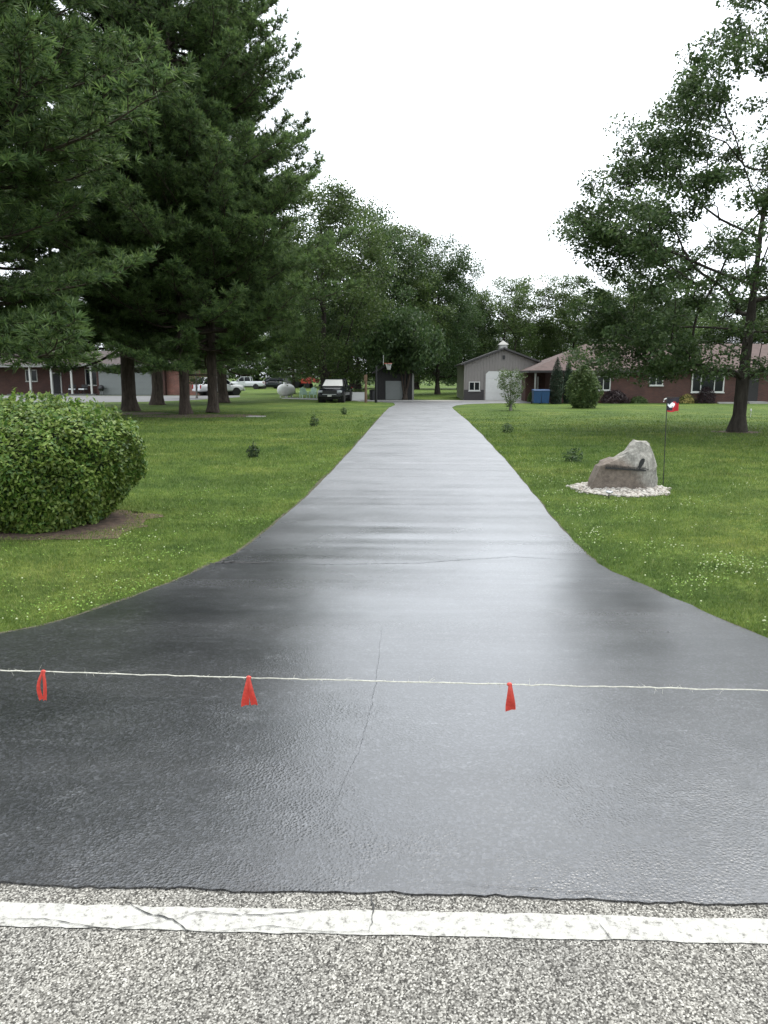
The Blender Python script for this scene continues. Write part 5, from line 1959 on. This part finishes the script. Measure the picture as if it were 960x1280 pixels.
for a in range(nx_):
    for b in range(nz_):
        u, w = (a + 0.5) / nx_, (b + 0.5) / nz_
        if w < 0.34 + 0.1 * math.sin(u * 9):
            k = "flag_navy"
        elif (u - 0.34) ** 2 / 0.075 + (w - 0.48) ** 2 / 0.035 < 1 and not (0.36 < u < 0.44 and w > 0.56):
            k = "flag_white"
        elif w > 0.88 or u > 0.42:
            k = "flag_red"
        else:
            k = "flag_navy"
        cells[k].append((a, b))
for k, cl in cells.items():
    m = MB()
    for a, b in cl:
        c4 = [(a / nx_, b / nz_), ((a + 1) / nx_, b / nz_), ((a + 1) / nx_, (b + 1) / nz_), (a / nx_, (b + 1) / nz_)]
        m.add([fpt(*q) for q in c4] + [fpt(*q, 0.003) for q in c4], [(0, 1, 2, 3), (7, 6, 5, 4)])
    m.build("cloth", k, fl, False, 0, False)

# flat pale slab in the lawn under the pines
q = G(320, 521)
tag(MB().box(-0.42, 0.42, -0.3, 0.3, -0.02, 0.035).build("lawn_slab", "concrete", None, bevel=0.01), "flat pale concrete slab lying in the lawn near the pines", "slab").location = (q.x, q.y, 0)

# ------------------------------------------------------------------ twine barrier with tape flags
SZ = 0.62
sa, sb = G(0, 838, SZ), G(960, 863, SZ)
dv = (sb - sa)
pl_ = sa - dv * 0.42
pr_ = sb + dv * 0.40
N = 160
sag = 0.016


def s_at(t):
    p = pl_ + (pr_ - pl_) * t
    return Vector((p.x, p.y, p.z + 0.012 - sag * (1 - (2 * t - 1) ** 2)))


tw_ = thing("twine", "pale twine stretched across the driveway between two stakes", "string", (pl_.x, pl_.y, 0))
m = MB()
m.tube([s_at(i / N) - Vector((pl_.x, pl_.y, 0)) + Vector((0, rng.normal(0, 0.0008), rng.normal(0, 0.0012))) for i in range(N + 1)], [0.0025 * (0.8 + 0.4 * rng.random()) for i in range(N + 1)], 6)
m.build("strand", "twine", tw_, True)
m = MB()
for i in range(150):
    t = rng.random()
    p = s_at(t) - Vector((pl_.x, pl_.y, 0))
    d = Vector((rng.normal(0, 1), rng.normal(0, 0.6), rng.normal(0, 0.8))).normalized()
    L = 0.010 + 0.028 * rng.random() ** 3
    m.tube([p, p + d * L * 0.6 + Vector((0, 0, 0.002)), p + d * L + Vector((rng.normal(0, 0.006), 0, rng.normal(0, 0.006)))], [0.0007, 0.0006, 0.0003], 3)
fz = m.build("loose_fibres", "twine", tw_, False, 0, False)
fz["kind"] = "stuff"
for i, (p, lab) in enumerate(((pl_, "wooden stake holding the twine on the clipped shrub's side of the driveway"), (pr_, "wooden stake holding the twine on the boulder's side of the driveway"))):
    st = thing("wooden_stake", lab, "stake", (p.x, p.y + 0.015, 0), 0.1, "stakes holding the twine")
    MB().box(-0.02, 0.02, 0.0, 0.04, -0.02, 0.85).build("post", "wood", st)
    MB().tube([(0.025 * math.cos(a), 0.02 + 0.026 * math.sin(a), SZ + 0.012 + 0.0015 * a) for a in np.linspace(0, 12, 40)], 0.003, 5).build("knot", "twine", st)


def flag_tail(m, p, dx, dy, L, w0, w1, lean, twist, curve=0.0):
    """one ribbon tail hanging from the knot at p: w0 at the knot, w1 at the end"""
    n = 8
    vs = []
    for i in range(n + 1):
        s = i / n
        w = w0 + (w1 - w0) * min(1, s * 1.25)
        cx_ = lean * s + curve * math.sin(PI * s)
        a = twist * s
        ex = Vector((math.cos(a), math.sin(a), 0)) * w / 2
        ctr = Vector((p.x + dx + cx_, p.y + dy - 0.006 * math.sin(PI * s), p.z - L * s))
        notch = 0.0 if i < n else 0.006
        fold = Vector((-math.sin(a), math.cos(a), 0)) * -0.22 * w * math.sin(PI * min(1, s * 1.1 + 0.1))
        vs += [ctr - ex + Vector((0, 0, -notch)), ctr + fold + Vector((0.1 * w, 0, notch * 0.3)), ctr + ex]
    fs = []
    for i in range(n):
        fs += [(3 * i, 3 * i + 1, 3 * i + 4, 3 * i + 3), (3 * i + 1, 3 * i + 2, 3 * i + 5, 3 * i + 4)]
    k = len(vs)
    back = [v + Vector((0.0004, 0.0012, 0)) for v in vs]
    m.add(vs + back, fs + [(k + f[3], k + f[2], k + f[1], k + f[0]) for f in fs])


def t_of_px(px):
    best = min((abs((lambda q: 480 + FPX * (q - EYE).dot(_r) / (q - EYE).dot(_f))(s_at(i / 4000)) - px), i / 4000) for i in range(4001))
    return best[1]


for px, lab, kind in ((54, "orange tape loop on the twine, two narrow strands joined like a petal", 0), (311, "orange tape flag on the twine with two wide splayed tails", 1), (637, "orange tape flag on the twine with one short triangular tail", 2)):
    p = s_at(t_of_px(px))
    tf = thing("tape_flag", lab, "tape flag", (p.x, p.y, 0), 0, "orange tape flags on the twine")
    lp_ = Vector((0, 0, p.z + 0.004))
    kn = MB().lathe([(0.004, -0.011), (0.008, -0.006), (0.0095, 0.0), (0.008, 0.006), (0.004, 0.011)], 10, 'x', (0, 0, p.z)).build("knot", "orange_tape", tf, True)
    if kind == 0:
        m = MB(); flag_tail(m, lp_, 0.0, -0.007, 0.136, 0.010, 0.019, -0.016, 0.2, -0.014); m.build("tail", "orange_tape", tf, False, 0, False)
        m = MB(); flag_tail(m, lp_, 0.004, -0.009, 0.138, 0.012, 0.021, -0.004, -0.4, 0.007); m.build("tail", "orange_tape", tf, False, 0, False)
    elif kind == 1:
        m = MB(); flag_tail(m, lp_, -0.002, -0.007, 0.134, 0.010, 0.034, -0.018, 0.25); m.build("tail", "orange_tape", tf, False, 0, False)
        m = MB(); flag_tail(m, lp_, 0.003, -0.010, 0.128, 0.010, 0.033, 0.020, -0.3); m.build("tail", "orange_tape", tf, False, 0, False)
    else:
        m = MB(); flag_tail(m, lp_, 0.001, -0.008, 0.120, 0.012, 0.046, 0.006, 0.2); m.build("tail", "orange_tape", tf, False, 0, False)
        m = MB(); flag_tail(m, lp_, 0.004, -0.003, 0.105, 0.010, 0.030, 0.009, -0.2); m.build("tail", "orange_tape", tf, False, 0, False)

# ------------------------------------------------------------------ grass blades and clover
def on_drive(x, y, mgn):
    return (x > drive_l(y) - mgn) & (x < drive_r(y) + mgn) & (y < 57)


NB = 360000
d = 4.0 * np.exp(rng.random(NB * 2) * math.log(46 / 4.0))
ang = (rng.random(NB * 2) - 0.5) * 2 * R(40)
keep = rng.random(NB * 2) < np.clip((d / 6.5) ** 1.0, 0, 1) * np.clip((46 - d) / 26, 0, 1)
gx_, gy_ = d * np.sin(ang - YAW), d * np.cos(ang - YAW)
edge = -0.005 + 0.04 * rng.random(NB * 2) ** 2
keep &= ~on_drive(gx_, gy_, edge) & (gy_ > road_y(gx_) + 0.35)
for (cx_, cy_, rx_, ry_) in ((hb.x + 0.05, hb.y + 0.5, 1.3, 1.08), (gc.x + (gx0 + gx1) / 2, gc.y + 0.12, (gx1 - gx0) / 2 * 0.98, 0.84), (po.x, po.y, 0.7, 0.55)):
    keep &= ((gx_ - cx_) / rx_) ** 2 + ((gy_ - cy_) / ry_) ** 2 > 1 - 0.25 * rng.random(NB * 2)
gx_, gy_, d = gx_[keep][:NB], gy_[keep][:NB], d[keep][:NB]
nb = len(gx_)
h = (0.022 + 0.026 * rng.random(nb)) * (1 + 0.25 * np.sin(gx_ * 1.7 + gy_) * np.sin(gy_ * 2.3 - gx_ * 0.7))
h *= np.clip(d / 14, 0.95, 1.4)
w = 0.0042 * np.maximum(1, d / 8.0)
a = rng.random(nb) * 2 * PI
lean = h * (0.35 + 0.75 * rng.random(nb))
b_ = rng.random(nb) * 2 * PI
base = np.stack([gx_, gy_, np.zeros(nb)], 1)
sv = np.stack([np.cos(a), np.sin(a), np.zeros(nb)], 1) * w[:, None] / 2
lv_ = np.stack([np.cos(b_) * lean, np.sin(b_) * lean, np.zeros(nb)], 1)
zz = np.zeros((nb, 3)); zz[:, 2] = h
mid = base + lv_ * 0.35 + zz * 0.62
tip = base + lv_ + zz * 0.95
v = np.stack([base - sv, base + sv, mid - sv * 0.8, mid + sv * 0.8, tip], 1).reshape(-1, 3)
i5 = np.arange(nb) * 5
f = np.concatenate([np.stack([i5, i5 + 1, i5 + 3], 1), np.stack([i5, i5 + 3, i5 + 2], 1), np.stack([i5 + 2, i5 + 3, i5 + 4], 1)])
tag(np_mesh("grass", v, f, "blades"), "short mown grass over both lawns", "grass", None, "stuff")

# clover leaves and heads in patches near the driveway
nC = 60000
d = 4.5 * np.exp(rng.random(nC) * math.log(20 / 4.5))
ang = (rng.random(nC) - 0.5) * 2 * R(38)
x, y = d * np.sin(ang - YAW), d * np.cos(ang - YAW)
pat = np.sin(x * 2.3 + 1.0 + np.sin(y * 1.3)) * np.sin(y * 1.9 + np.sin(x * 1.7) * 1.3) + 0.5 * np.sin(x * 5.1 - y * 4.3)
near = np.minimum(np.abs(x - drive_l(y)), np.abs(x - drive_r(y)))
pat = pat + rng.normal(0, 0.45, nC)
kp = (pat > 0.15 + 0.20 * near) & ~on_drive(x, y, 0.05) & (y > road_y(x) + 0.4)
kp &= ((x - hb.x - 0.05) / 1.5) ** 2 + ((y - hb.y - 0.5) / 1.3) ** 2 > 1
kp &= ((x - gc.x - (gx0 + gx1) / 2) / 1.0) ** 2 + ((y - gc.y - 0.12) / 0.95) ** 2 > 1
x, y, d = x[kp], y[kp], d[kp]
c = np.stack([x, y, 0.022 + 0.022 * rng.random(len(x))], 1)
v, f = leaf_quads(c, 0.020, 0.018, 1.6)
tag(np_mesh("clover", v, f, "clover_leaf"), "low clover leaves scattered through the lawn by the driveway", "clover", None, "stuff")
sel = rng.random(len(x)) < np.where(x > 0, 0.17, 0.04)
xs_, ys_ = x[sel], y[sel]
vs, fs = [], []
for i, (px_, py_) in enumerate(zip(xs_, ys_)):
    s = 0.0055 + 0.004 * rng.random()
    vs.append(iv * np.array([s, s, s * 0.85]) + np.array([px_, py_, 0.042 + 0.025 * rng.random()]))
    fs.append(if_ + 12 * i)
tag(np_mesh("clover_flowers", np.concatenate(vs), np.concatenate(fs), "clover_flower"), "small white clover heads scattered through the lawn", "clover", None, "stuff")
